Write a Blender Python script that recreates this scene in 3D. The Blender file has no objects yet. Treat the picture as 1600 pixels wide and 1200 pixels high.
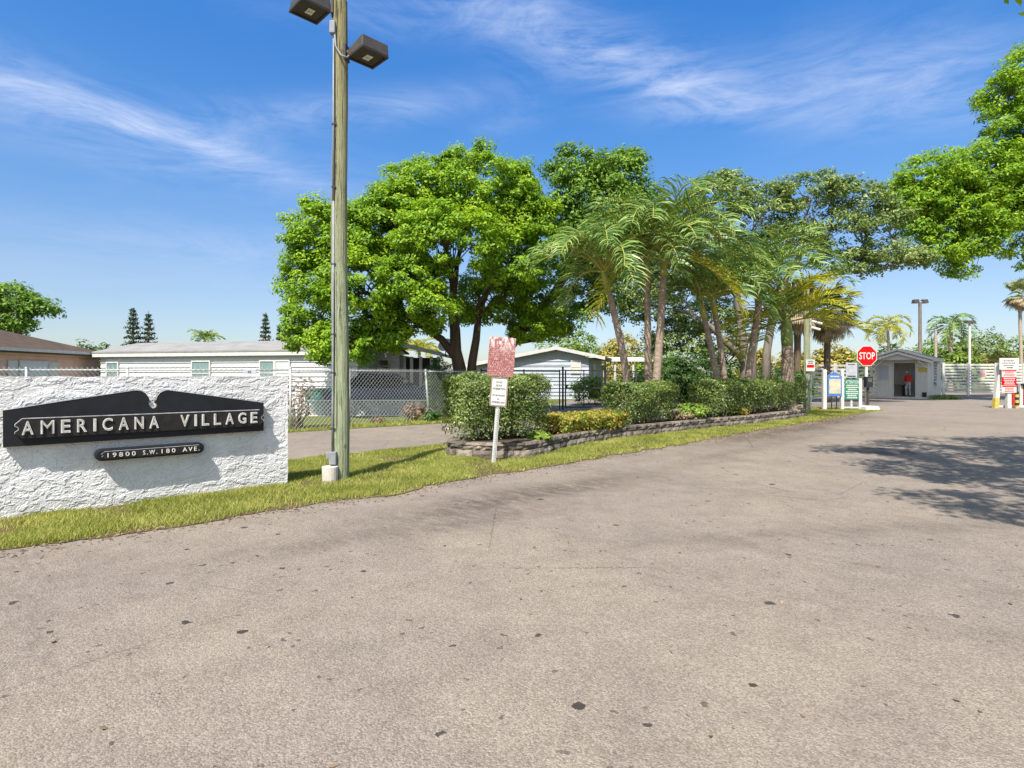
import bpy, math, random
import numpy as np
from mathutils import Vector, Matrix, noise as mnoise

random.seed(11)
RNG = np.random.default_rng(11)
SC = bpy.context.scene
COL = SC.collection
R = math.radians
CAMZ, F, CX, HY = 1.5, 900.0, 800.0, 588.0      # eye height, focal length and horizon measured from the photograph

def P(px, py):                    # where a pixel of level ground lies
    d = py - HY
    return ((px - CX) * CAMZ / d, F * CAMZ / d)
def A(px, py, Y):                 # the point of a pixel at a known distance
    return ((px - CX) / F * Y, Y, CAMZ - (py - HY) / F * Y)
def SX(px, Y): return (px - CX) / F * Y
def SZ(py, Y): return CAMZ - (py - HY) / F * Y

# ------------------------------------------------------------------ object helpers
def tag(o, label=None, cat=None, group=None, kind=None):
    if label: o['label'] = label
    if cat: o['category'] = cat
    if group: o['group'] = group
    if kind: o['kind'] = kind
    return o
def thing(name, label, cat, loc=(0, 0, 0), group=None, rotz=0.0):
    o = bpy.data.objects.new(name, None)
    o.empty_display_size = .2
    COL.objects.link(o)
    o.location = loc
    o.rotation_euler = (0, 0, rotz)
    return tag(o, label, cat, group)

def link(name, me, mats, parent=None, smooth=False, bevel=0.0):
    o = bpy.data.objects.new(name, me)
    COL.objects.link(o)
    if not isinstance(mats, (list, tuple)): mats = [mats]
    for m in mats: me.materials.append(m)
    if smooth:
        me.polygons.foreach_set('use_smooth', [True] * len(me.polygons))
    if parent is not None: o.parent = parent
    if bevel:
        b = o.modifiers.new('bevel', 'BEVEL'); b.width = bevel; b.segments = 2; b.limit_method = 'ANGLE'; b.angle_limit = R(40)
    return o

class MB:
    """collects shapes in world (or the parent's local) space into one mesh"""
    def __init__(s): s.v, s.f = [], []
    def add(s, vs, fs):
        k = len(s.v); s.v += [tuple(p) for p in vs]; s.f += [tuple(i + k for i in f) for f in fs]
    def box(s, x0, x1, y0, y1, z0, z1):
        s.add([(x0,y0,z0),(x1,y0,z0),(x1,y1,z0),(x0,y1,z0),(x0,y0,z1),(x1,y0,z1),(x1,y1,z1),(x0,y1,z1)],
              [(3,2,1,0),(4,5,6,7),(0,1,5,4),(1,2,6,5),(2,3,7,6),(3,0,4,7)])
    def hexa(s, b, t):            # four bottom and four top corners
        s.add(list(b) + list(t), [(3,2,1,0),(4,5,6,7),(0,1,5,4),(1,2,6,5),(2,3,7,6),(3,0,4,7)])
    def obox(s, fr, s0, s1, z0, z1, o0, o1):
        c = [(s0,z0,o1),(s1,z0,o1),(s1,z0,o0),(s0,z0,o0)]; t = [(s0,z1,o1),(s1,z1,o1),(s1,z1,o0),(s0,z1,o0)]
        s.hexa([fr(*q) for q in c], [fr(*q) for q in t])
    def prism(s, poly, fr, o0, o1):
        n = len(poly)
        s.add([fr(a, b, o1) for a, b in poly] + [fr(a, b, o0) for a, b in poly],
              [tuple(range(n)), tuple(range(2*n-1, n-1, -1))] + [(i, i+n, (i+1) % n + n, (i+1) % n) for i in range(n)])
    def tube(s, pts, rad, n=8, cap=True):
        pts = [Vector(p) for p in pts]
        if not isinstance(rad, (list, tuple)): rad = [rad] * len(pts)
        k = len(s.v); prev = None
        for i, p in enumerate(pts):
            t = (pts[min(i+1, len(pts)-1)] - pts[max(i-1, 0)]).normalized()
            if prev is None:
                a = t.orthogonal().normalized()
            else:
                a = (prev - t * prev.dot(t)); a = a.normalized() if a.length > 1e-6 else t.orthogonal().normalized()
            prev = a; b = t.cross(a)
            for j in range(n):
                th = 2 * math.pi * j / n
                s.v.append(tuple(p + (a * math.cos(th) + b * math.sin(th)) * rad[i]))
        for i in range(len(pts)-1):
            for j in range(n):
                q = k + i*n
                s.f.append((q+j, q+(j+1) % n, q+n+(j+1) % n, q+n+j))
        if cap:
            s.f.append(tuple(k + j for j in range(n-1, -1, -1)))
            q = k + (len(pts)-1)*n
            s.f.append(tuple(q + j for j in range(n)))
    def build(s, name, mats, parent=None, local=False, smooth=False, bevel=0.0):
        me = bpy.data.meshes.new(name)
        off = Vector((0,0,0)) if (parent is None or local) else root_loc(parent)
        v = [(x-off.x, y-off.y, z-off.z) for x, y, z in s.v] if off.length else s.v
        me.from_pydata(v, [], s.f); me.update()
        return link(name, me, mats, parent, smooth, bevel)
def root_loc(o):
    l = Vector((0,0,0))
    while o is not None: l += o.location; o = o.parent
    return l

def quads_np(name, V, mats, parent=None, per=4):   # V: (n, per, 3)
    n = len(V)
    me = bpy.data.meshes.new(name)
    off = np.array(root_loc(parent)) if parent is not None else np.zeros(3)
    co = (V.reshape(-1, 3) - off).astype(np.float32)
    me.vertices.add(n*per); me.vertices.foreach_set('co', co.ravel())
    me.loops.add(n*per); me.loops.foreach_set('vertex_index', np.arange(n*per, dtype=np.int32))
    me.polygons.add(n); me.polygons.foreach_set('loop_start', np.arange(0, n*per, per, dtype=np.int32))
    try: me.polygons.foreach_set('loop_total', np.full(n, per, dtype=np.int32))
    except Exception: pass
    me.update(calc_edges=True); me.validate()
    return link(name, me, mats, parent)

def frame(p, q, flip=False):      # a vertical plane through p and q: (along, up, out)
    p = Vector((p[0], p[1], 0)); q = Vector((q[0], q[1], 0)); w = (q-p).normalized(); n = Vector((w.y, -w.x, 0))
    if flip: n = -n
    return (lambda s, z, o=0.0: tuple(p + w*s + n*o + Vector((0,0,z)))), (q-p).length

# ------------------------------------------------------------------ materials
def nmat(name):
    m = bpy.data.materials.new(name); m.use_nodes = True
    nt = m.node_tree; return m, nt, nt.nodes['Principled BSDF']
def N(nt, typ, **kw):
    n = nt.nodes.new(typ)
    for k, v in kw.items(): setattr(n, k, v)
    return n
def sock(nt, s, v):
    if isinstance(v, bpy.types.NodeSocket): nt.links.new(v, s)
    elif v is not None: s.default_value = v
def M(nt, op, a, b=None, c=None, clamp=False):
    n = N(nt, 'ShaderNodeMath', operation=op, use_clamp=clamp)
    for i, v in enumerate((a, b, c)):
        if v is not None: sock(nt, n.inputs[i], v)
    return n.outputs[0]
def MIX(nt, f, a, b, blend='MIX'):
    n = N(nt, 'ShaderNodeMix', data_type='RGBA', blend_type=blend)
    sock(nt, n.inputs[0], f)
    for i, v in ((6, a), (7, b)):
        sock(nt, n.inputs[i], (*v, 1) if isinstance(v, tuple) and len(v) == 3 else v)
    return n.outputs[2]
def RAMP(nt, f, stops):
    n = N(nt, 'ShaderNodeValToRGB'); e = n.color_ramp.elements
    while len(e) < len(stops): e.new(0.5)
    for i, (p, c) in enumerate(stops):
        e[i].position = p; e[i].color = (*c, 1) if isinstance(c, tuple) else (c, c, c, 1)
    nt.links.new(f, n.inputs[0]); return n.outputs[0]
def NOISE(nt, vec, scale, detail=4, rough=.55, dist=0.0):
    n = N(nt, 'ShaderNodeTexNoise'); nt.links.new(vec, n.inputs['Vector'])
    n.inputs['Scale'].default_value = scale; n.inputs['Detail'].default_value = detail
    n.inputs['Roughness'].default_value = rough; n.inputs['Distortion'].default_value = dist
    return n.outputs['Fac']
def VORO(nt, vec, scale, feature='F1', rnd=1.0):
    n = N(nt, 'ShaderNodeTexVoronoi', feature=feature); nt.links.new(vec, n.inputs['Vector'])
    n.inputs['Scale'].default_value = scale; n.inputs['Randomness'].default_value = rnd
    return n
def MAPV(nt, vec, scale=(1,1,1), rot=(0,0,0), loc=(0,0,0)):
    n = N(nt, 'ShaderNodeMapping'); nt.links.new(vec, n.inputs['Vector'])
    n.inputs['Scale'].default_value = scale; n.inputs['Rotation'].default_value = rot; n.inputs['Location'].default_value = loc
    return n.outputs[0]
def BUMP(nt, h, dist, strength=1.0):
    n = N(nt, 'ShaderNodeBump'); nt.links.new(h, n.inputs['Height']); n.inputs['Distance'].default_value = dist
    n.inputs['Strength'].default_value = strength; return n.outputs[0]
def OBJ(nt): return N(nt, 'ShaderNodeTexCoord').outputs['Object']
def spec(b, v):
    b.inputs['Specular IOR Level'].default_value = v

def mat(name, col, col2=None, scale=4.0, rough=.7, sp=.3, metal=0.0, stretch=(1,1,1), bump=0.0, bscale=40.0, island=0.0, speck=0.0):
    m, nt, b = nmat(name); o = OBJ(nt); v = MAPV(nt, o, stretch)
    if col2 is None: col2 = tuple(c * .82 for c in col)
    n1 = NOISE(nt, v, scale, 5, .6)
    c = MIX(nt, RAMP(nt, n1, [(.32, 0.0), (.68, 1.0)]), col2, col)
    if island:
        r = N(nt, 'ShaderNodeNewGeometry').outputs['Random Per Island']
        c = MIX(nt, 1.0, c, RAMP(nt, r, [(0, 1 - island), (1, 1 + island)]), 'MULTIPLY')
    if speck:
        s2 = RAMP(nt, NOISE(nt, o, scale*14, 3, .6), [(.60, 0.0), (.72, 1.0)])
        c = MIX(nt, M(nt, 'MULTIPLY', s2, speck), c, tuple(x*.35 for x in col))
    nt.links.new(c, b.inputs['Base Color'])
    b.inputs['Roughness'].default_value = rough; b.inputs['Metallic'].default_value = metal; spec(b, sp)
    if bump: nt.links.new(BUMP(nt, NOISE(nt, v, bscale, 4, .6), bump), b.inputs['Normal'])
    return m

def leafmat(name, a, b2, c3, trans=.35, rough=.5, sp=.3, big=.7):
    """leaf colours: varied leaf by leaf and spray by spray (young yellow-green to mature)"""
    m, nt, b = nmat(name); o = OBJ(nt)
    r = N(nt, 'ShaderNodeNewGeometry').outputs['Random Per Island']
    n1 = NOISE(nt, o, big, 3, .6)
    f = M(nt, 'ADD', M(nt, 'MULTIPLY', r, .55), M(nt, 'MULTIPLY', M(nt, 'SUBTRACT', n1, .28), 1.1), clamp=True)
    c = RAMP(nt, f, [(0.05, a), (.5, b2), (.95, c3)])
    nt.links.new(c, b.inputs['Base Color']); b.inputs['Roughness'].default_value = rough; spec(b, sp)
    t = N(nt, 'ShaderNodeBsdfTranslucent')
    nt.links.new(MIX(nt, 1.0, c, (1.15, 1.1, .5), 'MULTIPLY'), t.inputs['Color'])
    mx = N(nt, 'ShaderNodeMixShader'); mx.inputs[0].default_value = trans
    nt.links.new(b.outputs[0], mx.inputs[1]); nt.links.new(t.outputs[0], mx.inputs[2])
    nt.links.new(mx.outputs[0], nt.nodes['Material Output'].inputs['Surface'])
    return m

def asphalt(name):
    m, nt, b = nmat(name); o = OBJ(nt)
    v = VORO(nt, o, 115.0); sep = N(nt, 'ShaderNodeSeparateColor'); nt.links.new(v.outputs['Color'], sep.inputs[0])
    v2 = VORO(nt, o, 270.0); sep2 = N(nt, 'ShaderNodeSeparateColor'); nt.links.new(v2.outputs['Color'], sep2.inputs[0])
    stone = M(nt, 'ADD', M(nt, 'MULTIPLY', sep.outputs[0], .6), M(nt, 'MULTIPLY', sep2.outputs[1], .4))
    c = RAMP(nt, stone, [(.08, (.145, .12, .096)), (.35, (.21, .177, .144)), (.62, (.257, .218, .18)), (.93, (.35, .30, .25))])
    big = NOISE(nt, o, .35, 5, .6)
    c = MIX(nt, 1.0, c, RAMP(nt, big, [(.3, (.84, .84, .86)), (.55, (1., .985, .965)), (.75, (1.08, 1.05, 1.0))]), 'MULTIPLY')
    mid = NOISE(nt, o, 2.6, 5, .65)
    c = MIX(nt, 1.0, c, RAMP(nt, mid, [(.3, .86), (.62, 1.06)]), 'MULTIPLY')
    # dark drips, gum and tar crumbs, clustered irregularly
    wv = N(nt, 'ShaderNodeTexNoise'); nt.links.new(o, wv.inputs['Vector']); wv.inputs['Scale'].default_value = 22; wv.inputs['Detail'].default_value = 3
    wo = N(nt, 'ShaderNodeVectorMath', operation='MULTIPLY_ADD'); nt.links.new(wv.outputs['Color'], wo.inputs[0]); wo.inputs[1].default_value = (.075, .075, 0); nt.links.new(o, wo.inputs[2])
    for sc_, big_, thr, amt in ((2.2, .105, .55, .92), (4.6, .15, .59, .85), (12.0, .22, .60, .6)):
        d = VORO(nt, wo.outputs[0], sc_); ds = N(nt, 'ShaderNodeSeparateColor'); nt.links.new(d.outputs['Color'], ds.inputs[0])
        size = M(nt, 'MULTIPLY', M(nt, 'POWER', ds.outputs[0], 1.6), big_)
        hit = M(nt, 'LESS_THAN', d.outputs['Distance'], size)
        keep = M(nt, 'GREATER_THAN', M(nt, 'ADD', NOISE(nt, o, .55, 3), M(nt, 'MULTIPLY', ds.outputs[1], .35)), thr)
        c = MIX(nt, M(nt, 'MULTIPLY', M(nt, 'MULTIPLY', hit, keep), amt), c, (.028, .024, .02))
    # worn oily bands along the traffic direction, fallen leaf crumbs
    road = MAPV(nt, o, (1.0, 1.0, 1.0), (0, 0, R(44)))
    band = NOISE(nt, MAPV(nt, road, (.14, .9, 1.0)), 1.0, 6, .7)
    spk = NOISE(nt, MAPV(nt, road, (2.0, 6.0, 1.0)), 2.6, 4, .75)
    bm = M(nt, 'MULTIPLY', RAMP(nt, band, [(.50, 0.0), (.66, 1.0)]), RAMP(nt, spk, [(.44, 0.0), (.60, 1.0)]))
    c = MIX(nt, M(nt, 'MULTIPLY', bm, .5), c, (.085, .068, .054))
    # trodden leaf crumbs and tyre dirt where cars turn in, lying in long smears
    xyz = N(nt, 'ShaderNodeSeparateXYZ'); nt.links.new(o, xyz.inputs[0])
    for (x0, y0), (x1, y1), wd, am in (((4.6,12.7), (13.6,22.2), .62, .9), ((-1.2,6.0), (1.8,8.7), .42, .75), ((13.0,26.5), (22,34), .9, .7), ((1.2,5.2), (7.0,6.2), .22, .35), ((2.6,9.4), (8.5,15.5), .3, .4), ((-2.5,4.6), (0.6,6.6), .25, .4)):
        L_ = math.hypot(x1-x0, y1-y0); ux, uy = (x1-x0)/L_, (y1-y0)/L_
        dx, dy = M(nt, 'SUBTRACT', xyz.outputs[0], x0), M(nt, 'SUBTRACT', xyz.outputs[1], y0)
        al = M(nt, 'ADD', M(nt, 'MULTIPLY', dx, ux/L_*2), M(nt, 'MULTIPLY', dy, uy/L_*2)); al = M(nt, 'SUBTRACT', al, 1.0)
        ac = M(nt, 'ADD', M(nt, 'MULTIPLY', dx, uy/wd), M(nt, 'MULTIPLY', dy, -ux/wd)); ac = M(nt, 'ADD', ac, M(nt, 'MULTIPLY', M(nt, 'SUBTRACT', NOISE(nt, o, .5, 2), .5), 2.2))
        gg = M(nt, 'MULTIPLY', M(nt, 'EXPONENT', M(nt, 'MULTIPLY', M(nt, 'MULTIPLY', ac, ac), -1.0)), M(nt, 'EXPONENT', M(nt, 'MULTIPLY', M(nt, 'POWER', M(nt, 'ABSOLUTE', al), 4.0), -.8)))
        tx = RAMP(nt, NOISE(nt, MAPV(nt, road, (1.6, 4.6, 1.0)), 2.0, 7, .8), [(.36, 0.0), (.55, 1.0)])
        c = MIX(nt, M(nt, 'MULTIPLY', M(nt, 'MULTIPLY', gg, tx), am), c, (.06, .047, .036))
    # hairline cracks
    ck = N(nt, 'ShaderNodeTexVoronoi', feature='DISTANCE_TO_EDGE'); nt.links.new(wo.outputs[0], ck.inputs['Vector']); ck.inputs['Scale'].default_value = .38
    cm = M(nt, 'MULTIPLY', M(nt, 'LESS_THAN', ck.outputs['Distance'], .0026), RAMP(nt, NOISE(nt, o, .3, 3), [(.50, 0.0), (.58, 1.0)]))
    c = MIX(nt, M(nt, 'MULTIPLY', cm, .55), c, (.05, .042, .036))
    nt.links.new(c, b.inputs['Base Color']); b.inputs['Roughness'].default_value = .82; spec(b, .25)
    h = M(nt, 'ADD', M(nt, 'MULTIPLY', v.outputs['Distance'], -1.0), M(nt, 'MULTIPLY', NOISE(nt, o, 160, 3), .6))
    nt.links.new(BUMP(nt, h, .004, .8), b.inputs['Normal'])
    return m

def wood_pole(name):
    m, nt, b = nmat(name); o = OBJ(nt)
    g = NOISE(nt, MAPV(nt, o, (13, 13, .8)), 3.0, 7, .75, 1.6)
    c = RAMP(nt, g, [(.25, (.14, .15, .085)), (.5, (.29, .325, .20)), (.75, (.47, .48, .35))])
    big = NOISE(nt, MAPV(nt, o, (1, 1, .5)), 1.1, 3)
    top = M(nt, 'MULTIPLY', N(nt, 'ShaderNodeSeparateXYZ').outputs[2], 1.0)
    xyz = N(nt, 'ShaderNodeSeparateXYZ'); nt.links.new(o, xyz.inputs[0])
    hi = M(nt, 'MULTIPLY', M(nt, 'SUBTRACT', xyz.outputs[2], 2.5), .24, clamp=True)
    c = MIX(nt, M(nt, 'MULTIPLY', hi, .75), c, RAMP(nt, g, [(.25, (.13, .10, .045)), (.55, (.27, .22, .10)), (.8, (.40, .34, .19))]))
    c = MIX(nt, RAMP(nt, big, [(.45, 0.0), (.75, .5)]), c, (.23, .20, .11))
    ckn = NOISE(nt, MAPV(nt, o, (26, 26, .7)), 1.6, 5, .7, .4)
    ck = RAMP(nt, ckn, [(.36, 1.0), (.43, 0.0)])
    c = MIX(nt, M(nt, 'MULTIPLY', ck, .75), c, (.075, .075, .048))
    kn = VORO(nt, MAPV(nt, o, (2.2, 2.2, 1.6)), 1.4); c = MIX(nt, M(nt, 'MULTIPLY', M(nt, 'LESS_THAN', kn.outputs['Distance'], .10), .6), c, (.12, .10, .06))
    nt.links.new(c, b.inputs['Base Color']); b.inputs['Roughness'].default_value = .9; spec(b, .15)
    nt.links.new(BUMP(nt, M(nt, 'SUBTRACT', g, ck), .02), b.inputs['Normal'])
    return m

def stucco(name):
    m, nt, b = nmat(name); o = OBJ(nt)
    n1 = NOISE(nt, o, 2.0, 5, .6)
    c = RAMP(nt, n1, [(.3, (.54, .53, .52)), (.6, (.68, .67, .66))])
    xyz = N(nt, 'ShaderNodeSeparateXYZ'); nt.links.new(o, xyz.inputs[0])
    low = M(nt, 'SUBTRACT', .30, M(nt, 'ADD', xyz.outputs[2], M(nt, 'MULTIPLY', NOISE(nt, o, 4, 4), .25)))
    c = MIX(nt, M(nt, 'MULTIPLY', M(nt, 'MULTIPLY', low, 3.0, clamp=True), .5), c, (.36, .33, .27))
    run = NOISE(nt, MAPV(nt, o, (9, 9, .5)), 1.0, 5, .7)           # rain streaks
    c = MIX(nt, RAMP(nt, run, [(.52, 0.0), (.74, .42)]), c, (.33, .315, .28))
    pt = N(nt, 'ShaderNodeNewGeometry').outputs['Pointiness']      # shadow lines of the trowel creases, painted dark
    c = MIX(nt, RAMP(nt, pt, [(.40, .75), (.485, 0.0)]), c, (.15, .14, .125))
    sp2 = RAMP(nt, NOISE(nt, o, 30, 3), [(.66, 0.0), (.74, .35)])
    c = MIX(nt, sp2, c, (.25, .24, .22))
    nt.links.new(c, b.inputs['Base Color']); b.inputs['Roughness'].default_value = .85; spec(b, .25)
    h = M(nt, 'ADD', NOISE(nt, MAPV(nt, o, (1, 1, 1.7)), 26, 5, .7, .6), M(nt, 'MULTIPLY', NOISE(nt, o, 120, 3), .3))
    nt.links.new(BUMP(nt, h, .009, .7), b.inputs['Normal'])
    return m

def ground_mat(name, soil, g1, g2, mixlo=.35, mixhi=.6):
    m, nt, b = nmat(name); o = OBJ(nt)
    c = MIX(nt, RAMP(nt, NOISE(nt, o, 14, 4), [(.35, 0.0), (.65, 1.0)]), g1, g2)
    c = MIX(nt, RAMP(nt, NOISE(nt, o, 1.6, 5, .65), [(mixlo, 0.0), (mixhi, 1.0)]), soil, c)
    nt.links.new(c, b.inputs['Base Color']); b.inputs['Roughness'].default_value = .95; spec(b, .1)
    nt.links.new(BUMP(nt, NOISE(nt, o, 60, 4), .02), b.inputs['Normal'])
    return m

def faded_sign(name):
    """weathered red sign: the ink has bleached in patches and in the rows of the old print"""
    m, nt, b = nmat(name); o = OBJ(nt)
    xyz = N(nt, 'ShaderNodeSeparateXYZ'); nt.links.new(o, xyz.inputs[0])
    rows = M(nt, 'SINE', M(nt, 'MULTIPLY', xyz.outputs[2], 190.0))
    letters = NOISE(nt, MAPV(nt, o, (70, 70, 34)), 1.0, 3, .7)
    pr = M(nt, 'ADD', M(nt, 'MULTIPLY', rows, .035), letters)
    c = RAMP(nt, pr, [(.34, (.15, .040, .040)), (.50, (.27, .095, .09)), (.66, (.48, .32, .30))])
    up = M(nt, 'MULTIPLY', M(nt, 'SUBTRACT', xyz.outputs[2], 1.88), 4.5, clamp=True)
    bl = M(nt, 'MULTIPLY', up, RAMP(nt, NOISE(nt, MAPV(nt, o, (26, 26, 10)), 1.0, 4, .7), [(.48, 0.0), (.56, 1.0)]))
    c = MIX(nt, M(nt, 'MULTIPLY', bl, .8), c, (.74, .66, .62))
    nt.links.new(c, b.inputs['Base Color']); b.inputs['Roughness'].default_value = .55; spec(b, .3)
    return m

MT = {}
MT['asphalt'] = asphalt('asphalt')
MT['verge'] = ground_mat('verge_turf', (.13, .085, .05), (.10, .105, .035), (.17, .15, .06), .38, .66)
MT['yard'] = ground_mat('yard_turf', (.13, .11, .05), (.09, .14, .03), (.15, .17, .045))
MT['soil'] = ground_mat('soil', (.06, .045, .032), (.09, .07, .05), (.13, .10, .07))
MT['patch'] = mat('tar_patch', (.13, .115, .10), (.09, .08, .07), 6, .8, bump=.004, bscale=120)
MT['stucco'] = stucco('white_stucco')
MT['black'] = mat('black_paint', (.011, .011, .015), (.017, .017, .021), 7, .5, .25, bump=.0015, bscale=60)
MT['black_worn'] = mat('weathered_black_paint', (.014, .012, .012), (.026, .023, .021), 9, .55, .25, bump=.002, bscale=70)
MT['silver'] = mat('worn_white_lettering', (.74, .73, .68), (.5, .48, .43), 16, .55, .4)
MT['inlay'] = mat('grey_letter_inlay', (.36, .35, .33), (.26, .25, .23), 16, .6)
MT['edge'] = mat('pale_edge_paint', (.44, .44, .44), (.2, .2, .2), 14, .5)
MT['pole'] = wood_pole('treated_wood')
MT['bronze'] = mat('bronze_housing', (.075, .066, .058), (.055, .048, .042), 8, .45, .4)
MT['bronze_dark'] = mat('dark_housing', (.045, .036, .032), (.034, .028, .025), 8, .5, .3)
MT['led'] = mat('led_lens', (.80, .78, .70), (.7, .66, .55), 20, .3, .5)
MT['conduit'] = mat('grey_plastic', (.27, .28, .29), (.19, .20, .21), 9, .55)
MT['cable'] = mat('black_cable', (.03, .03, .032), None, 6, .5)
MT['concrete'] = mat('pale_concrete', (.62, .57, .52), (.48, .43, .38), 7, .85, bump=.003)
MT['steel'] = mat('galvanised_steel', (.62, .62, .60), (.46, .46, .44), 12, .45, .5, .35)
MT['wire'] = mat('galvanised_wire', (.50, .51, .51), (.40, .41, .41), 10, .5, .5)
MT['dark_metal'] = mat('black_metal', (.025, .026, .03), None, 8, .5)
MT['white'] = mat('white_paint', (.60, .59, .56), (.49, .48, .45), 5, .6)
MT['white_siding'] = mat('white_siding', (.60, .60, .60), (.50, .50, .50), 2.5, .55, stretch=(1, 1, 4))
MT['grey_siding'] = mat('blue_grey_siding', (.43, .47, .53), (.36, .40, .45), 2.5, .6)
MT['pink_siding'] = mat('pink_siding', (.74, .50, .41), (.64, .43, .35), 2.5, .65)
MT['pink_trim'] = mat('pink_trim', (.62, .42, .34), None, 4, .6)
MT['roof_grey'] = mat('grey_roof', (.29, .28, .265), (.21, .205, .20), 1.3, .85, bump=.01, bscale=30)
MT['roof_brown'] = mat('brown_shingle_roof', (.10, .068, .046), (.066, .045, .032), 2.2, .9, bump=.012, bscale=26)
MT['glass'] = mat('window_glass', (.10, .115, .12), (.06, .07, .075), 2, .08, .6)
MT['curtain'] = mat('teal_curtain', (.22, .31, .30), (.12, .19, .19), 3, .5, stretch=(14, 14, .4))
MT['blind'] = mat('pale_blind', (.62, .64, .68), (.46, .48, .52), 3, .5, stretch=(1, 1, 12))
MT['car_glass'] = mat('tinted_car_glass', (.012, .014, .018), None, 2, .12, .4)
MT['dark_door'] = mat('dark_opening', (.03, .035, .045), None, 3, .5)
MT['block'] = mat('split_concrete_block', (.25, .21, .165), (.095, .08, .065), 6, .95, bump=.03, bscale=22, island=.45, speck=.5)
MT['bark_dark'] = mat('dark_bark', (.10, .068, .045), (.05, .034, .024), 6, .95, stretch=(1, 1, .25), bump=.03, bscale=14)
MT['bark_grey'] = mat('grey_bark', (.24, .205, .165), (.14, .115, .09), 5, .9, stretch=(1, 1, .3), bump=.02, bscale=14)
MT['stem'] = mat('woody_stem', (.20, .15, .11), (.12, .09, .065), 12, .9)
MT['palm_trunk'] = mat('palm_trunk', (.40, .30, .235), (.20, .15, .115), 7, .9, stretch=(1, 1, 3.5), bump=.012, bscale=16)
MT['palm_pale'] = mat('pale_palm_trunk', (.44, .36, .28), (.30, .24, .18), 5, .9, stretch=(1, 1, 3))
MT['shaft_green'] = mat('crownshaft', (.24, .29, .075), (.17, .22, .06), 3, .45, stretch=(1, 1, .3))
MT['shaft_yellow'] = mat('yellow_crownshaft', (.42, .36, .07), (.27, .27, .07), 3, .45, stretch=(1, 1, .3))
MT['boot'] = mat('dead_palm_boots', (.16, .115, .075), (.09, .065, .045), 6, .95, stretch=(1, 1, .4))
MT['grassblade'] = leafmat('grass_blade', (.12, .13, .035), (.29, .33, .06), (.55, .50, .18), .3, .6, .2, 1.1)
MT['mahogany'] = leafmat('bright_mahogany_leaf', (.075, .165, .018), (.225, .40, .027), (.45, .58, .035), .45, big=.9)
MT['leaf_mid'] = leafmat('mid_green_leaf', (0.068, 0.143, 0.024), (0.150, 0.277, 0.033), (0.285, 0.435, 0.053), .38)
MT['ficus'] = leafmat('olive_ficus_leaf', (.07, .13, .038), (.185, .27, .08), (.40, .46, .155), .34, .42, .4)
MT['dark_leaf'] = leafmat('dark_shrub_leaf', (0.028, 0.063, 0.017), (0.060, 0.128, 0.027), (0.135, 0.232, 0.045), .25, .5)
MT['hedge'] = leafmat('hedge_leaf', (.06, .10, .028), (.15, .215, .05), (.34, .40, .10), .28, .36, .5, 2.0)
MT['hedge_light'] = leafmat('young_hedge_leaf', (0.091, 0.156, 0.026), (0.196, 0.308, 0.049), (0.364, 0.442, 0.078), .35)
MT['croton'] = leafmat('yellow_orange_shrub_leaf', (.10, .17, .028), (.28, .32, .05), (.58, .30, .05), .3, .5, .3, 4.0)
MT['yellow_leaf'] = leafmat('yellow_shrub_leaf', (0.168, 0.180, 0.036), (0.364, 0.338, 0.078), (0.576, 0.456, 0.120), .35)
MT['pine'] = leafmat('pine_needles', (0.029, 0.044, 0.023), (0.056, 0.084, 0.042), (0.098, 0.133, 0.070), .2)
MT['palm'] = leafmat('palm_leaflet', (.045, .105, .028), (.145, .26, .055), (.44, .50, .13), .22, .40, .45, 1.2)
MT['palm_yellow'] = leafmat('yellowing_palm_leaflet', (0.156, 0.204, 0.024), (0.429, 0.429, 0.033), (0.624, 0.528, 0.048), .4, .4, .4, 1.2)
MT['sabal'] = leafmat('fan_palm_leaf', (.11, .15, .08), (.25, .30, .14), (.48, .47, .28), .3)
MT['sabal_dead'] = leafmat('dead_fan_leaf', (.22, .17, .11), (.42, .33, .21), (.6, .48, .32), .3)
MT['dry'] = leafmat('dry_leaf', (.12, .09, .06), (.26, .19, .13), (.42, .28, .2), .2)
MT['faded_red'] = faded_sign('faded_red_sign')
MT['sign_white'] = mat('sign_white', (.62, .61, .58), (.54, .52, .48), 5, .45, .4)
MT['sign_black'] = mat('sign_black', (.03, .03, .032), None, 5, .5)
MT['sign_red'] = mat('sign_red', (.56, .006, .008), (.48, .005, .007), 4, .5, .12)
MT['sign_green'] = mat('sign_green', (.022, .20, .125), (.018, .16, .10), 4, .45)
MT['sign_blue'] = mat('notice_blue', (.08, .19, .46), (.06, .14, .36), 4, .5)
MT['sign_grey'] = mat('sign_grey', (.42, .43, .46), (.34, .35, .38), 9, .5)
MT['sign_yellow'] = mat('sign_yellow', (.56, .44, .08), (.42, .33, .08), 8, .5)
MT['paper'] = mat('notice_paper', (.62, .55, .38), (.38, .36, .28), 5, .4)
MT['brown_rim'] = mat('rusty_rim', (.32, .2, .165), (.2, .12, .1), 20, .6)
MT['gate_grey'] = mat('weathered_grey_paint', (.58, .565, .54), (.45, .44, .42), 3, .7, stretch=(1, 1, .4))
MT['gate_wall'] = mat('gatehouse_board', (.62, .585, .535), (.52, .49, .45), 3, .7, stretch=(6, 6, .5))
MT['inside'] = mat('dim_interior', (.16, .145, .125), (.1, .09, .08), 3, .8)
MT['red_paint'] = mat('red_paint', (.50, .04, .025), (.4, .03, .02), 5, .4)
MT['car_paint'] = mat('dark_blue_car_paint', (.02, .05, .12), (.015, .04, .10), 2, .2, .6, .2)
MT['tyre'] = mat('tyre_rubber', (.02, .02, .02), None, 8, .8)
MT['teal'] = mat('teal_board', (.055, .20, .17), (.045, .15, .13), 3, .5)
MT['skin'] = mat('skin', (.36, .20, .13), None, 6, .5)
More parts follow.
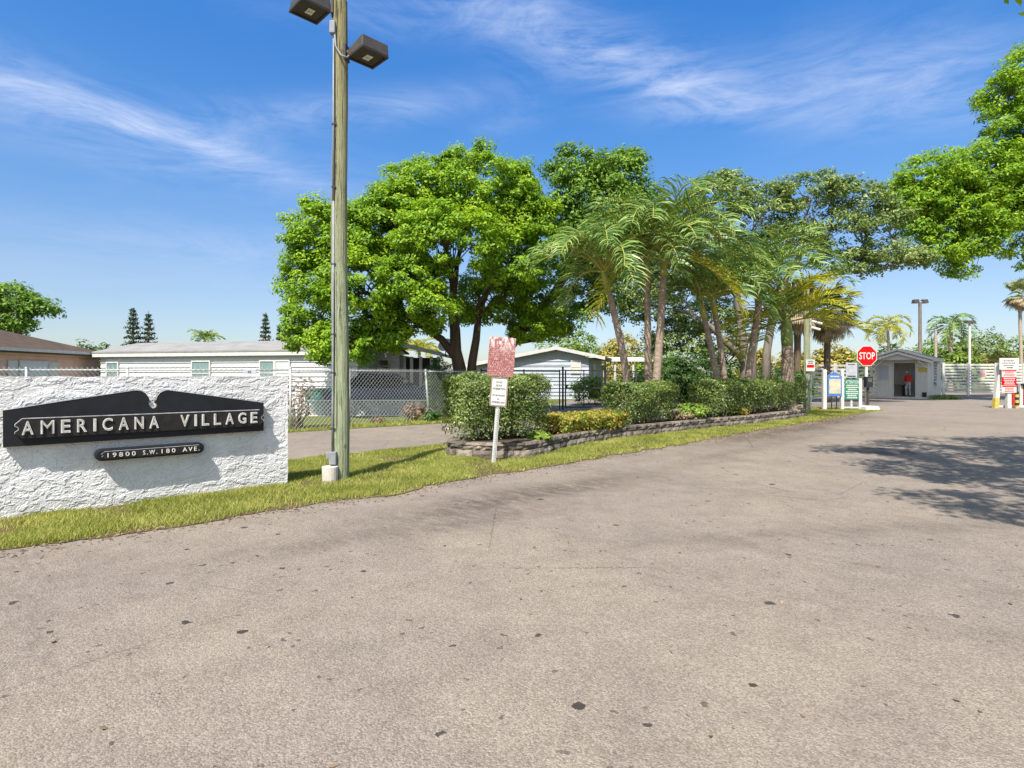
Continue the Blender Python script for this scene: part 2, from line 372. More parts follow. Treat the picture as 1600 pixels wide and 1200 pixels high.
MT['shirt'] = mat('red_shirt', (.70, .03, .025), (.5, .02, .02), 9, .8)
MT['trousers'] = mat('grey_trousers', (.42, .44, .47), (.34, .35, .38), 9, .85)
MT['cap'] = mat('pale_blue_cap', (.36, .42, .55), None, 9, .8)
MT['hair'] = mat('dark_hair', (.02, .016, .013), None, 9, .6)

# ------------------------------------------------------------------ lettering
def text_mesh(body, depth=.01, offset=0.0, spacing=1.0):
    """(verts, faces) of a word, lying in x/y with its thickness along z, box-normalised to 0..1 in x and y"""
    cu = bpy.data.curves.new('lettering', 'FONT'); cu.body = body; cu.extrude = .05; cu.offset = offset; cu.space_character = spacing
    cu.resolution_u = 3
    ob = bpy.data.objects.new('lettering', cu); COL.objects.link(ob)
    dg = bpy.context.evaluated_depsgraph_get(); dg.update()
    me = bpy.data.meshes.new_from_object(ob.evaluated_get(dg))
    v = np.array([p.co[:] for p in me.vertices]); f = [tuple(p.vertices) for p in me.polygons]
    bpy.data.objects.remove(ob); bpy.data.curves.remove(cu); bpy.data.meshes.remove(me)
    lo, hi = v.min(0), v.max(0)
    v = (v - lo) / np.maximum(hi - lo, 1e-6)
    v[:, 2] *= depth
    return v, f, (hi[0]-lo[0]) / (hi[1]-lo[1])
def put_text(mb, body, fr, s0, s1, z0, z1, o, depth=.004, offset=0.0, spacing=1.0):
    v, f, _ = text_mesh(body, depth, offset, spacing)
    mb.add([fr(s0 + (s1-s0)*a, z0 + (z1-z0)*b, o + c) for a, b, c in v], f)
def bars(mb, fr, s0, s1, z0, z1, rows, o, h=.5, seed=1, depth=.004):
    """rows of small print too small to read: short strokes with gaps"""
    rnd = random.Random(seed); dz = (z1-z0)/rows
    for i in range(rows):
        ind = rnd.uniform(0, .16) * (s1-s0); s = s0 + ind; e = s1 - ind
        zc = z1 - dz*(i+.5)
        while s < e:
            l = rnd.uniform(.05, .13) * (s1-s0); l2 = min(s+l, e)
            if l2 - s > .01*(s1-s0): mb.obox(fr, s, l2, zc-dz*h/2, zc+dz*h/2, o, o+depth)
            s = l2 + .025*(s1-s0)

# ------------------------------------------------------------------ foliage
def unit(a): return a / np.maximum(np.linalg.norm(a, axis=-1, keepdims=True), 1e-9)
def leaf_quads(C, nrm, length, width, rng, droop=.25):
    """one pointed, slightly folded leaf per centre"""
    n = len(C)
    t = rng.normal(size=(n, 3)); t[:, 2] -= droop
    t = unit(t - nrm * (t*nrm).sum(1, keepdims=True)); b = np.cross(nrm, t)
    L = (length * rng.uniform(.65, 1.3, n))[:, None]; W = (width * rng.uniform(.7, 1.25, n))[:, None]
    V = np.empty((n, 4, 3))
    V[:, 0] = C - t*L*.5; V[:, 2] = C + t*L*.5 - nrm*L*.12
    V[:, 1] = C + b*W*.5 - t*L*.06; V[:, 3] = C - b*W*.5 - t*L*.06
    return V
def crown_leaves(lobes, n, leaf, clump, rng, up=.75, width=.45, density=1.0, shell=(.62, 1.0), zmin=-.75, droop=.25):
    """leaf sprays on the outer part of several lobes; returns leaves and spray centres"""
    lobes = [(np.array(c, float), np.array(r, float)) for c, r in lobes]
    wgt = np.array([(r[0]*r[1] + r[0]*r[2] + r[1]*r[2]) for c, r in lobes]); wgt /= wgt.sum()
    CC, NN, centres = [], [], []
    for (c, r), w in zip(lobes, wgt):
        area = 4*math.pi*(((r[0]*r[1])**1.6 + (r[0]*r[2])**1.6 + (r[1]*r[2])**1.6)/3)**(1/1.6)
        k = max(6, int(area / (clump*clump*1.55) * density))
        d = unit(rng.normal(size=(k*2, 3))); d = d[d[:, 2] > zmin][:k]
        rad = rng.uniform(shell[0], shell[1], len(d))[:, None]
        cc = c + d*r*rad
        centres.append(cc)
        m = max(4, int(n*w/len(d)))
        cs = clump * rng.uniform(.6, 1.25, len(d))
        g = rng.normal(size=(len(d), m, 3)) ; g = unit(g) * (rng.uniform(0.15, 1.0, (len(d), m, 1)) ** .6)
        g[..., 2] *= .62
        pts = cc[:, None] + g * cs[:, None, None]
        nr = unit(g*.8 + d[:, None]*.45 + np.array([0, 0, up]) + rng.normal(size=g.shape)*.42)
        CC.append(pts.reshape(-1, 3)); NN.append(nr.reshape(-1, 3))
    C = np.concatenate(CC); Nn = np.concatenate(NN)
    return leaf_quads(C, Nn, leaf, leaf*width, rng, droop), np.concatenate(centres)

def limb(mb, a, b, r0, r1, rng, sag=.0, wob=.12, n=6, sides=7):
    a, b = np.array(a, float), np.array(b, float); L = np.linalg.norm(b-a); pts = []
    off = rng.normal(size=3) * L * wob
    for i in range(n+1):
        t = i/n
        p = a + (b-a)*t + off*math.sin(math.pi*t)*.5 + np.array([0, 0, sag*L*math.sin(math.pi*t)])
        if 0 < i < n: p = p + rng.normal(size=3)*L*.018
        pts.append(tuple(p))
    mb.tube(pts, [r0 + (r1-r0)*(i/n)**.8 for i in range(n+1)], sides)
    return pts

def tree(name, label, base, trunks, lobes, n, leaf, clump, leafm, barkm, seed, twigs=60, limb_r=.11, group=None, cat='tree', **kw):
    """trunks: list of point lists with radii [(x,y,z,r)...]; every lobe is reached by a limb from the nearest trunk end"""
    rng = np.random.default_rng(seed)
    root = thing(name, label, cat, base, group)
    V, cen = crown_leaves(lobes, n, leaf, clump, rng, **kw)
    mb = MB(); tips = []
    for tr in trunks:
        mb.tube([t[:3] for t in tr], [t[3] for t in tr], 10); tips.append((np.array(tr[-1][:3]), tr[-1][3]))
        if len(tr) > 3: tips.append((np.array(tr[-2][:3]), tr[-2][3]*.9))
    lc = []
    for c, r in lobes:
        c = np.array(c, float); k = min(range(len(tips)), key=lambda i: np.linalg.norm(tips[i][0]-c))
        pts = limb(mb, tips[k][0], c - np.array([0, 0, r[2]*.15]), min(tips[k][1]*.8, limb_r*1.4), limb_r*.35, rng, .06)
        lc.append((c, pts))
    for i in rng.choice(len(cen), min(twigs, len(cen)), replace=False):
        k = min(range(len(lc)), key=lambda j: np.linalg.norm(lc[j][0]-cen[i]))
        st = lc[k][1][int(rng.integers(2, len(lc[k][1])))]
        limb(mb, st, cen[i], limb_r*.32, limb_r*.08, rng, .05, .15, 4, 5)
    mb.build('trunk', barkm, root, smooth=True)
    quads_np('crown', V, leafm, root)
    return root

def bush(name, label, c, r, n, leaf, clump, leafm, seed, group=None, cat='shrub', stems=7, parts=True, **kw):
    """c is the middle of the foot on the ground, r the half sizes"""
    rng = np.random.default_rng(seed)
    root = thing(name, label, cat, c, group)
    lobes = [((c[0], c[1], c[2] + r[2]*1.02), (r[0]*.8, r[1]*.8, r[2]*.92))]
    for i in range(5):
        th = rng.uniform(0, 6.28); s = rng.uniform(.35, .6)
        lobes.append(((c[0]+math.cos(th)*r[0]*.55, c[1]+math.sin(th)*r[1]*.55, c[2]+r[2]*rng.uniform(.5, 1.35)), (r[0]*s, r[1]*s, r[2]*s*.8)))
    V, cen = crown_leaves(lobes, n, leaf, clump, rng, **kw)
    V[..., 2] = np.maximum(V[..., 2], c[2] + .01)
    mb = MB()
    for i in range(stems):
        q = cen[rng.integers(len(cen))]
        limb(mb, (c[0]+rng.normal()*r[0]*.12, c[1]+rng.normal()*r[1]*.12, c[2]), q, .022, .006, rng, 0, .1, 4, 5)
    mb.build('stem', MT['stem'], root)
    quads_np('foliage', V, leafm, root)
    return root

def hedge(name, label, path, half, z0, z1, n, leaf, leafm, seed, group, taper=.72, cat='hedge', stems=10):
    """clipped hedge along a path: leaves fill the outer skin of a loaf that narrows towards bare stems at the foot"""
    rng = np.random.default_rng(seed)
    pth = np.array(path, float); seg = np.linalg.norm(np.diff(pth, axis=0), axis=1); cum = np.r_[0, seg.cumsum()]; L = cum[-1]
    def at(s):
        s = np.clip(s, 0, L); i = np.clip(np.searchsorted(cum, s, 'right')-1, 0, len(seg)-1)
        t = (s-cum[i])/seg[i]; p = pth[i]+(pth[i+1]-pth[i])*t[:, None]; w = (pth[i+1]-pth[i])/seg[i][:, None]
        return p, w
    root = thing(name, label, cat, (*pth[len(pth)//2], z0), group)
    H = z1-z0
    s = rng.uniform(-half*.6, L+half*.6, n); face = rng.random(n)
    h = np.where(face < .36, 1.0, rng.random(n)**.8)                   # top or sides
    o = rng.uniform(-1, 1, n); o = np.where(face < .36, o, np.sign(o)*1.0)
    ends = (rng.random(n) < .16) & (face >= .36)
    s = np.where(ends, np.where(rng.random(n) < .5, -half*.6, L+half*.6), s); o = np.where(ends, rng.uniform(-1, 1, n), o)
    inner = rng.random(n)**2.2*.5
    p, w = at(s); over = s - np.clip(s, 0, L); nn = np.c_[w[:, 1], -w[:, 0]]
    lump = np.array([mnoise.noise(Vector((a*2.2, b*2.2, c*2.2))) for a, b, c in zip(p[:, 0]+o*.5, p[:, 1]+over, h*H)])
    wid = half*(taper+(1-taper)*np.minimum(1, h*1.7))*(1+.15*lump)
    shrink = np.where((h > .97), 1-.06*rng.random(n), 1)
    rnd_top = 1 - .18*np.maximum(0, np.abs(o)-.6)/.4*(h > .9)
    C = np.c_[p + w*(over*(1-inner))[:, None] + nn*(o*wid*(1-inner))[:, None], z0+.05*H + h*H*.93*rnd_top*shrink*(1+.06*lump)]
    keep = rng.random(n) < np.clip((C[:, 2]-z0)/H*2.6+.06, 0, 1)
    C = C[keep]; C += rng.normal(size=C.shape)*.018
    out = np.c_[nn*o[:, None]*.8 + w*np.sign(over)[:, None]*.6, np.where(face < .36, 1.0, .3)][keep]
    Nn = unit(out + rng.normal(size=C.shape)*.55)
    V = leaf_quads(C, Nn, leaf, leaf*.5, rng)
    mb = MB()
    for i in range(stems):
        ss = L*(i+.5)/stems; q, _w = at(np.array([ss])); q = q[0]
        for j in range(5):
            e = q + _w[0]*rng.normal()*.35 + np.array([_w[0][1], -_w[0][0]])*rng.normal()*half*.45
            limb(mb, (q[0]+rng.normal()*.04, q[1]+rng.normal()*.04, z0-.03), (e[0], e[1], z0+H*rng.uniform(.55, .85)), .017, .006, rng, 0, .12, 4, 5)
    mb.build('stem', MT['stem'], root)
    quads_np('foliage', V, leafm, root)
    return root

# ------------------------------------------------------------------ palms
def strip_quads(Ls):
    return np.concatenate(Ls) if Ls else np.zeros((0, 4, 3))
def frond_geo(base, az, e0, bend, length, lmax, rng, n=34, droop=.5, vee=.5, width=.034, twist=0.0):
    """rachis points and leaflets (two quads each) of one feather frond"""
    base = np.array(base, float); hd = np.array([math.cos(az), math.sin(az), 0.]); side = np.array([-math.sin(az), math.cos(az), 0.])
    K = 14; pts = [base]; tang = []
    for i in range(K):
        t = (i+.5)/K; e = e0 - bend*t**1.25
        d = hd*math.cos(e) + np.array([0, 0, math.sin(e)]) + side*twist*t
        d /= np.linalg.norm(d); tang.append(d); pts.append(pts[-1] + d*length/K)
    pts = np.array(pts); tang.append(tang[-1]); tang = np.array(tang)
    ts = np.linspace(.20, .995, n); idx = ts*K; i0 = np.minimum(idx.astype(int), K-1); fr = idx-i0
    c = pts[i0] + (pts[i0+1]-pts[i0])*fr[:, None]; tg = tang[i0]
    upv = unit(np.cross(tg, np.repeat(side[None], n, 0))*-1); upv = np.where(upv[:, 2:3] < -.2, -upv, upv)
    Q = []
    for sgn in (-1, 1):
        l = 1.12*lmax*np.sin(np.pi*(.17+.72*ts))**.6*rng.uniform(.85, 1.1, n)
        d1 = unit(side*sgn*.82 + tg*(.45+.35*ts[:, None]) + upv*(vee+rng.normal(size=(n, 1))*.10) + rng.normal(size=(n, 3))*.13)
        d2 = unit(d1 + np.array([0, 0, -1.0])*(droop*rng.uniform(.7, 1.3, n))[:, None])
        d3 = unit(d2 + np.array([0, 0, -1.0])*(droop*1.3*rng.uniform(.7, 1.3, n))[:, None])
        wv = unit(tg*.9 + upv*rng.uniform(-.5, .5, (n, 1)))*width
        a = c; b = a+d1*l[:, None]*.38; e = b+d2*l[:, None]*.34; g = e+d3*l[:, None]*.28
        for (p, q, w0, w1) in ((a, b, .55, 1), (b, e, 1, .75), (e, g, .75, .08)):
            V = np.empty((n, 4, 3)); V[:, 0] = p-wv*w0*.5; V[:, 1] = p+wv*w0*.5; V[:, 2] = q+wv*w1*.5; V[:, 3] = q-wv*w1*.5
            Q.append(V)
    return pts, np.concatenate(Q)

def feather_palm(name, label, foot, top, r0, r1, shaft, nfr, flen, seed, group=None, leafm=None, trunkm=None, shaftm=None,
                 lmax=.62, bend=(1.7, 2.4), bow=0.0, leaflets=33, separate=True, width=.052, droop=.42, elev=(.45, 1.45), bulge=1.0, old=()):
    rng = np.random.default_rng(seed)
    leafm = leafm or MT['palm']; trunkm = trunkm or MT['palm_trunk']; shaftm = shaftm or MT['shaft_green']
    root = thing(name, label, 'palm tree', foot, group)
    f, t = np.array(foot, float), np.array(top, float)
    mb = MB(); pts = []; rad = []; nr = 40
    for i in range(nr+1):
        q = i/nr; p = f + (t-f)*q + np.array([bow*math.sin(math.pi*q*.9), 0, 0])
        fl = 1 + (.55*math.exp(-q*9)*bulge)
        pts.append(tuple(p)); rad.append((r0+(r1-r0)*q)*fl*(1.0 + (.045 if i % 2 else -.02)))
    mb.tube(pts, rad, 12); mb.build('trunk', trunkm, root, smooth=True)
    d = np.array(pts[-1])-np.array(pts[-4]); d /= np.linalg.norm(d)
    ct = t + np.array([bow*math.sin(math.pi*.9), 0, 0]); ctop = ct + d*shaft
    if shaft > 0:
        mb = MB(); mb.tube([tuple(ct-d*.02), tuple(ct+d*shaft*.25), tuple(ct+d*shaft*.7), tuple(ctop), tuple(ctop+d*shaft*.2)], [r1*1.02, r1*1.12, r1*.86, r1*.56, r1*.2], 10)
        mb.build('crownshaft', shaftm, root, smooth=True)
    allq, allr = [], MB()
    for i in range(nfr):
        az = i*2.39996 + rng.normal()*.15; k = (i+.5)/nfr
        e0 = elev[1] - (elev[1]-elev[0])*k**.9 + rng.normal()*.08
        bd = bend[0] + (bend[1]-bend[0])*rng.random()
        bp = ctop - d*shaft*.25*k
        pp, q = frond_geo(bp, az, e0, bd*(.75+.35*(1-k)), flen*rng.uniform(.85, 1.08), lmax, rng, leaflets, droop, width=width, twist=rng.normal()*.15)
        rb = MB(); rb.tube([tuple(x) for x in pp], [.028*(1-j/len(pp))+.006 for j in range(len(pp))], 5)
        if separate:
            fm = leafm[i % len(leafm)] if isinstance(leafm, list) else leafm
            fo = quads_np('frond', q, fm, root); rb.build('rachis', shaftm, fo)
        else:
            allq.append(q); allr.tube([tuple(x) for x in pp[::2]], [.03*(1-j/len(pp))+.008 for j in range(0, len(pp), 2)], 4)
    for az, e0 in old:                  # spent fronds hanging against the trunk
        pp, q = frond_geo(ctop-d*shaft*.3, az, e0, 1.25, flen*.95, lmax*.9, rng, leaflets, droop, width=width*1.1)
        rb = MB(); rb.tube([tuple(x) for x in pp], [.026*(1-j/len(pp))+.006 for j in range(len(pp))], 5)
        fo = quads_np('frond', q, MT['palm_yellow'], root); rb.build('rachis', shaftm, fo)
    if not separate:
        cr = quads_np('crown', np.concatenate(allq), leafm if not isinstance(leafm, list) else leafm[0], root); allr.build('rachis', shaftm, cr)
    return root

def fan_palm(name, label, foot, top, r0, nfan, fr, seed, skirt=0, group=None, leafm=None, trunkm=None):
    rng = np.random.default_rng(seed); root = thing(name, label, 'palm tree', foot, group)
    mb = MB(); f, t = np.array(foot, float), np.array(top, float)
    mb.tube([tuple(f+(t-f)*i/10) for i in range(11)], [r0*(1.0+.06*(i % 2)) for i in range(11)], 10)
    mb.build('trunk', trunkm or MT['boot'], root, smooth=True)
    def fans(k, elev, rad, droop):
        out, pet = [], MB()
        for i in range(k):
            az = i*2.39996 + rng.normal()*.2; e = rng.uniform(*elev)
            d = np.array([math.cos(az)*math.cos(e), math.sin(az)*math.cos(e), math.sin(e)]); pl = rad*rng.uniform(.45, .8)
            hub = t + d*pl; pet.tube([tuple(t), tuple(t+d*pl*.5+np.array([0, 0, .05])), tuple(hub)], [.02, .016, .012], 4)
            side = unit(np.cross(d, np.array([0, 0, 1.0]))); upv = np.cross(side, d); m = 26
            th = np.linspace(-1.9, 1.9, m)[:, None]
            dd = unit(d*np.cos(th)+side*np.sin(th)+upv*.12*np.cos(3*th)); ln = (rad*.62*(1-.18*np.abs(th)/1.9))*rng.uniform(.9, 1.1, (m, 1))
            wv = unit(np.cross(dd, upv))*rad*.035
            midp = hub+dd*ln*.6; tip = midp+unit(dd+np.array([0, 0, -droop]))*ln*.45
            for (p, q, a, b) in ((np.repeat(hub[None], m, 0), midp, .5, 1.), (midp, tip, 1., .08)):
                V = np.empty((m, 4, 3)); V[:, 0] = p-wv*a; V[:, 1] = p+wv*a; V[:, 2] = q+wv*b; V[:, 3] = q-wv*b; out.append(V)
        return np.concatenate(out), pet
    q, pt = fans(nfan, (-.5, 1.35), fr, .7)
    c = quads_np('crown', q, leafm or MT['sabal'], root); pt.build('petiole', MT['shaft_green'], c)
    if skirt:
        q, pt = fans(skirt, (-1.35, -.45), fr*.95, 1.4)
        c = quads_np('dead_skirt', q, MT['sabal_dead'], root); pt.build('petiole', MT['boot'], c)
    return root

# ================================================================== sky, sun, camera
SUN_EL, TRAVEL = R(54), (math.sin(R(19)), math.cos(R(19)))       # light travels away from the camera and a little to the right
def make_world():
    w = bpy.data.worlds.new('World'); SC.world = w; w.use_nodes = True
    nt = w.node_tree; bg = nt.nodes['Background']; bg.inputs['Strength'].default_value = .15
    s = N(nt, 'ShaderNodeTexSky', sky_type='NISHITA'); s.sun_disc = False
    s.sun_elevation = SUN_EL; s.sun_rotation = math.atan2(-TRAVEL[0], -TRAVEL[1])
    s.altitude = 0; s.air_density = 1.0; s.dust_density = .7; s.ozone_density = 2.6
    g = N(nt, 'ShaderNodeTexCoord').outputs['Generated']
    xyz = N(nt, 'ShaderNodeSeparateXYZ'); nt.links.new(g, xyz.inputs[0])
    az = M(nt, 'ARCTAN2', xyz.outputs[0], xyz.outputs[1])           # bearing from north, radians
    el = M(nt, 'ARCSINE', xyz.outputs[2])
    # deep clear blue away from the sun, sky behind the camera brightened as fill
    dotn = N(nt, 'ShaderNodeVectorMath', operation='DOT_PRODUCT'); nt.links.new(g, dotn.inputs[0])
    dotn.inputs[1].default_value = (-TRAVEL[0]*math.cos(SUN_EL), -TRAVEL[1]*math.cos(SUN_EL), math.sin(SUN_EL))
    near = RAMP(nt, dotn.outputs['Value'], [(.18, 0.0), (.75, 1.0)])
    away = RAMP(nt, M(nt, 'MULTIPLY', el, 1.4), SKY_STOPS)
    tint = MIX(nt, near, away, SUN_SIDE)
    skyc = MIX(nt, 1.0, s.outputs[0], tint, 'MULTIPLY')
    skyc.node.clamp_result = False
    comb = N(nt, 'ShaderNodeCombineXYZ'); nt.links.new(az, comb.inputs[0]); nt.links.new(el, comb.inputs[1])
    vec = comb.outputs[0]
    total = None
    # cirrus banks: bearing, elevation, half length, half thickness, tilt, strength
    for (px, py, hl, ht, tilt, st) in [(170,200,.36,.05,-.10,.62), (60,150,.16,.016,-.08,.75), (320,228,.20,.018,-.22,.6), (570,172,.26,.024,.17,.6),
                                       (900,70,.32,.045,-.36,.85), (1060,130,.20,.028,-.3,.5), (1130,165,.14,.022,-.05,.35), (1410,115,.15,.05,-.22,.75), (1500,150,.10,.03,-.2,.4),
                                       (340,385,.20,.03,.03,.5), (800,190,.08,.02,.3,.25), (100,420,.5,.06,0,.22), (1500,470,.4,.05,0,.22), (620,20,.2,.03,.05,.4)]:
        a0 = math.atan2((px-CX)/F, 1.0); e0 = math.atan2((HY-py)/F, math.hypot(1, (px-CX)/F))
        da = M(nt, 'SUBTRACT', az, a0); de = M(nt, 'SUBTRACT', el, e0); c, sn = math.cos(tilt), math.sin(tilt)
        u = M(nt, 'ADD', M(nt, 'MULTIPLY', da, c/hl), M(nt, 'MULTIPLY', de, sn/hl))
        v = M(nt, 'ADD', M(nt, 'MULTIPLY', da, -sn/ht), M(nt, 'MULTIPLY', de, c/ht))
        q = M(nt, 'ADD', M(nt, 'MULTIPLY', u, u), M(nt, 'MULTIPLY', v, v))
        gss = M(nt, 'MULTIPLY', M(nt, 'EXPONENT', M(nt, 'MULTIPLY', q, -.9)), st)
        total = gss if total is None else M(nt, 'ADD', total, gss)
    wisp = NOISE(nt, MAPV(nt, vec, (4.2, 15.0, 1), (0, 0, R(14))), 1.0, 9, .68, .9)
    fib = NOISE(nt, MAPV(nt, vec, (9, 60.0, 1), (0, 0, R(17))), 1.0, 6, .65, .6)
    tex = M(nt, 'ADD', M(nt, 'MULTIPLY', RAMP(nt, wisp, [(.38, 0.0), (.66, 1.0)]), .85), M(nt, 'MULTIPLY', RAMP(nt, fib, [(.35, 0.0), (.65, 1.0)]), .28))
    dens = M(nt, 'MULTIPLY', M(nt, 'MULTIPLY', total, tex), .74, clamp=True)
    col = MIX(nt, dens, skyc, CIRRUS)
    nt.links.new(col, bg.inputs['Color'])
SKY_STOPS = [(0.0, (.57, .55, .58)), (.22, (.55, .585, .64)), (.5, (.35, .61, .83)), (.8, (.22, .61, .98))]
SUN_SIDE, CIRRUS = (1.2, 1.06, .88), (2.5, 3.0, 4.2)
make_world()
sd = bpy.data.lights.new('sun', 'SUN'); sd.energy = 5.0; sd.angle = R(.5); sd.color = (1.0, .95, .87)
so = bpy.data.objects.new('sun', sd); COL.objects.link(so)
ce = math.cos(SUN_EL)
so.rotation_euler = Vector((TRAVEL[0]*ce, TRAVEL[1]*ce, -math.sin(SUN_EL))).to_track_quat('-Z', 'Y').to_euler()
so.location = (-10, -30, 40)
cd = bpy.data.cameras.new('camera'); cam = bpy.data.objects.new('camera', cd); COL.objects.link(cam)
cam.location = (0, 0, CAMZ); cam.rotation_euler = (R(90), 0, 0)
cd.sensor_width = 36; cd.lens = F/1600*36; cd.shift_y = (588-600)/1600; cd.clip_start = .05; cd.clip_end = 6000
SC.camera = cam
SC.view_settings.view_transform = 'Standard'; SC.view_settings.look = 'None'; SC.view_settings.exposure = .68; SC.view_settings.gamma = 1
SC.render.resolution_x, SC.render.resolution_y = 1024, 768
SC.cycles.max_bounces = 8; SC.cycles.transparent_max_bounces = 8

# ================================================================== ground
def sheet(name, poly, z, m, kind='structure'):
    me = bpy.data.meshes.new(name); me.from_pydata([(x, y, z) for x, y in poly], [], [tuple(range(len(poly)))]); me.update()
    if me.polygons[0].normal.z < 0: me.flip_normals()
    return tag(link(name, me, m), kind=kind)
sheet('ground', [(-2500, -2500), (2500, -2500), (2500, 2500), (-2500, 2500)], 0, MT['yard'])
FRONT = [P(*q) for q in [(0,863),(50,858),(300,819),(480,791),(590,777),(720,752),(893,723),(1060,696),(1165,676),(1285,657),(1352,645)]]
sheet('road', [(-28,-3.0), (-5.95,15.3), (-2.0,18.5), (8,27), (17,35.5), (23,42), (34,50), (34,95), (44,95), (44,47), (70,47), (70,-25), (-28,-25)], .004, MT['asphalt'])
sheet('driveway', [(1.0,20.8), (4.6,24.0), (5.6,27), (7.5,36), (3.5,36), (1.6,27), (.2,22.4)], .008, MT['asphalt'])
REAR = [(15.4,26.9), (14.2,27.3), (10.2,24.4), (4.5,18.5), (1.87,16.0), (-2.06,11.95), (-3.11,11.07), (-3.97,10.2), (-11.5,3.4)]
# the verge's edge is ragged: turf creeps over the asphalt
def ragged(pts, amp, step=.16, seed=3):
    rnd = random.Random(seed); out = []
    for (x0, y0), (x1, y1) in zip(pts, pts[1:]):
        L = math.hypot(x1-x0, y1-y0); n = max(1, int(L/step)); nx, ny = (y1-y0)/L, -(x1-x0)/L
        for i in range(n):
            t = i/n; x, y = x0+(x1-x0)*t, y0+(y1-y0)*t
            d = amp*(mnoise.noise(Vector((x*1.7, y*1.7, 0)))*1.3 + rnd.uniform(-.35, .35)); out.append((x+nx*d, y+ny*d))
    return out + [pts[-1]]
FR = ragged([(-12.0,-1.4)] + FRONT + [(16.3,25.3)], .09, .11)
ISLAND = FR + REAR
sheet('verge', ISLAND, .010, MT['verge'])
CURBLINE = [(-5.95,15.3), (-2.0,18.5), (1.0,21.0)]
YARD = ragged([(-28,-2.6)] + CURBLINE, .05) + [(.4,22.4), (-2.6,20.2), (-6.0,15.9), (-15,15.4), (-30,6)]
sheet('yard_strip', YARD, .010, MT['yard'])
sheet('tar_patch', [(P(1380,705)[0]+.55*math.cos(a)*(1+.12*math.sin(3*a)), P(1380,705)[1]+.62*math.sin(a)*(1+.1*math.cos(2*a))) for a in [i*math.pi/16 for i in range(32)]], .008, MT['patch'])

def inside(px, py, poly):
    c = np.zeros(len(px), bool); j = len(poly)-1
    for i in range(len(poly)):
        xi, yi = poly[i]; xj, yj = poly[j]
        with np.errstate(divide='ignore', invalid='ignore'):
            c ^= ((yi > py) != (yj > py)) & (px < (xj-xi)*(py-yi)/(yj-yi+1e-12)+xi)
        j = i
    return c

# planter outline (front along the road, rear along the exit lane)
PF = [P(*q) for q in [(697,712),(722,716),(777,719),(827,717),(858,710),(889,700),(960,687),(1007,682),(1120,669),(1172,664)]] + [(11.0,21.4)]
PR = [(10.0,22.7), (4.9,17.5), (2.2,15.0), (-1.2,11.8)]
PLANTER = PF + PR
sheet('soil_bed', PLANTER, .25, MT['soil'])

def blades(name, poly, dens, hgt, wid, seed, mats, holes=(), box=None, dfun=None):
    rng = np.random.default_rng(seed); a = np.array(poly); lo, hi = a.min(0), a.max(0)
    if box: lo = np.maximum(lo, box[:2]); hi = np.minimum(hi, box[2:])
    n = int((hi[0]-lo[0])*(hi[1]-lo[1])*dens)
    x = rng.uniform(lo[0], hi[0], n); y = rng.uniform(lo[1], hi[1], n)
    k = inside(x, y, poly) & (y > 1.0) & (np.abs(x) < y*.93+.4)
    for h in holes: k &= ~inside(x, y, h)
    x, y = x[k], y[k]
    k = rng.random(len(x)) < np.clip((9.0/np.maximum(y, 3))**1.5, .10, 1.0); x, y = x[k], y[k]
    grow = np.clip(y/9.0, .85, 2.2)
    ed = np.array(FRONT[:]); sg = np.full(len(x), 9.0)
    for (ax, ay), (bx, by) in zip(ed, ed[1:]):
        t = np.clip(((x-ax)*(bx-ax)+(y-ay)*(by-ay))/((bx-ax)**2+(by-ay)**2), 0, 1); sg = np.minimum(sg, np.hypot(x-ax-t*(bx-ax), y-ay-t*(by-ay)))
    k = rng.random(len(x)) < np.clip(sg/.16+.12, 0, 1); x, y, grow = x[k], y[k], grow[k]
    pat = np.array([mnoise.noise(Vector((p*1.3, q*1.3, 4))) for p, q in zip(x, y)])
    k = rng.random(len(x)) < np.clip(.66+pat*1.5, .10, 1); x, y, grow, pat = x[k], y[k], grow[k], pat[k]
    n = len(x); th = rng.uniform(0, 6.283, n); h = hgt*rng.uniform(.5, 1.25, n)*(1+.35*pat); w = wid*grow*rng.uniform(.7, 1.3, n)
    lean = rng.normal(size=(n, 2))*.6*h[:, None]
    V = np.empty((n, 3, 3)); c, s = np.cos(th)*w/2, np.sin(th)*w/2
    V[:, 0] = np.c_[x-c, y-s, np.full(n, .015)]; V[:, 1] = np.c_[x+c, y+s, np.full(n, .015)]; V[:, 2] = np.c_[x+lean[:, 0], y+lean[:, 1], .02+h]
    return tag(quads_np(name, V, mats, per=3), kind='stuff')
blades('grass', ISLAND, 9500, .044, .009, 5, MT['grassblade'], holes=[PLANTER])
blades('grass', YARD, 1800, .07, .013, 6, MT['grassblade'])

def litter(name, pts, m, size, seed):
    rng = np.random.default_rng(seed); C = np.array(pts); C[:, 2] += rng.uniform(.006, .02, len(C))
    V = leaf_quads(C, unit(rng.normal(size=C.shape)*.35+np.array([0, 0, 1.0])), size, size*.5, rng, 0)
    return tag(quads_np(name, V, m), kind='stuff')
_r = np.random.default_rng(77); lp = []
for (ax, ay), (bx, by) in zip(FRONT, FRONT[1:]):
    L_ = math.hypot(bx-ax, by-ay); nx, ny = (by-ay)/L_, -(bx-ax)/L_
    for k in range(int(L_*95)):
        t, d = _r.random(), abs(_r.normal())*.16-.05; lp.append((ax+(bx-ax)*t+nx*d, ay+(by-ay)*t+ny*d, .004))
for k in range(110): 
    y = 2.2+18*_r.random()**1.4; lp.append((y*_r.uniform(-.9, .9), y, .004))
for k in range(900):
    t = _r.random(); lp.append((4.6+8.6*t+_r.normal()*.35, 12.9+9.0*t+_r.normal()*.35, .004))
lp = [q for q in lp if not (inside(np.array([q[0]]), np.array([q[1]]), PLANTER)[0])]
litter('fallen_leaves', lp, MT['dry'], .042, 78)

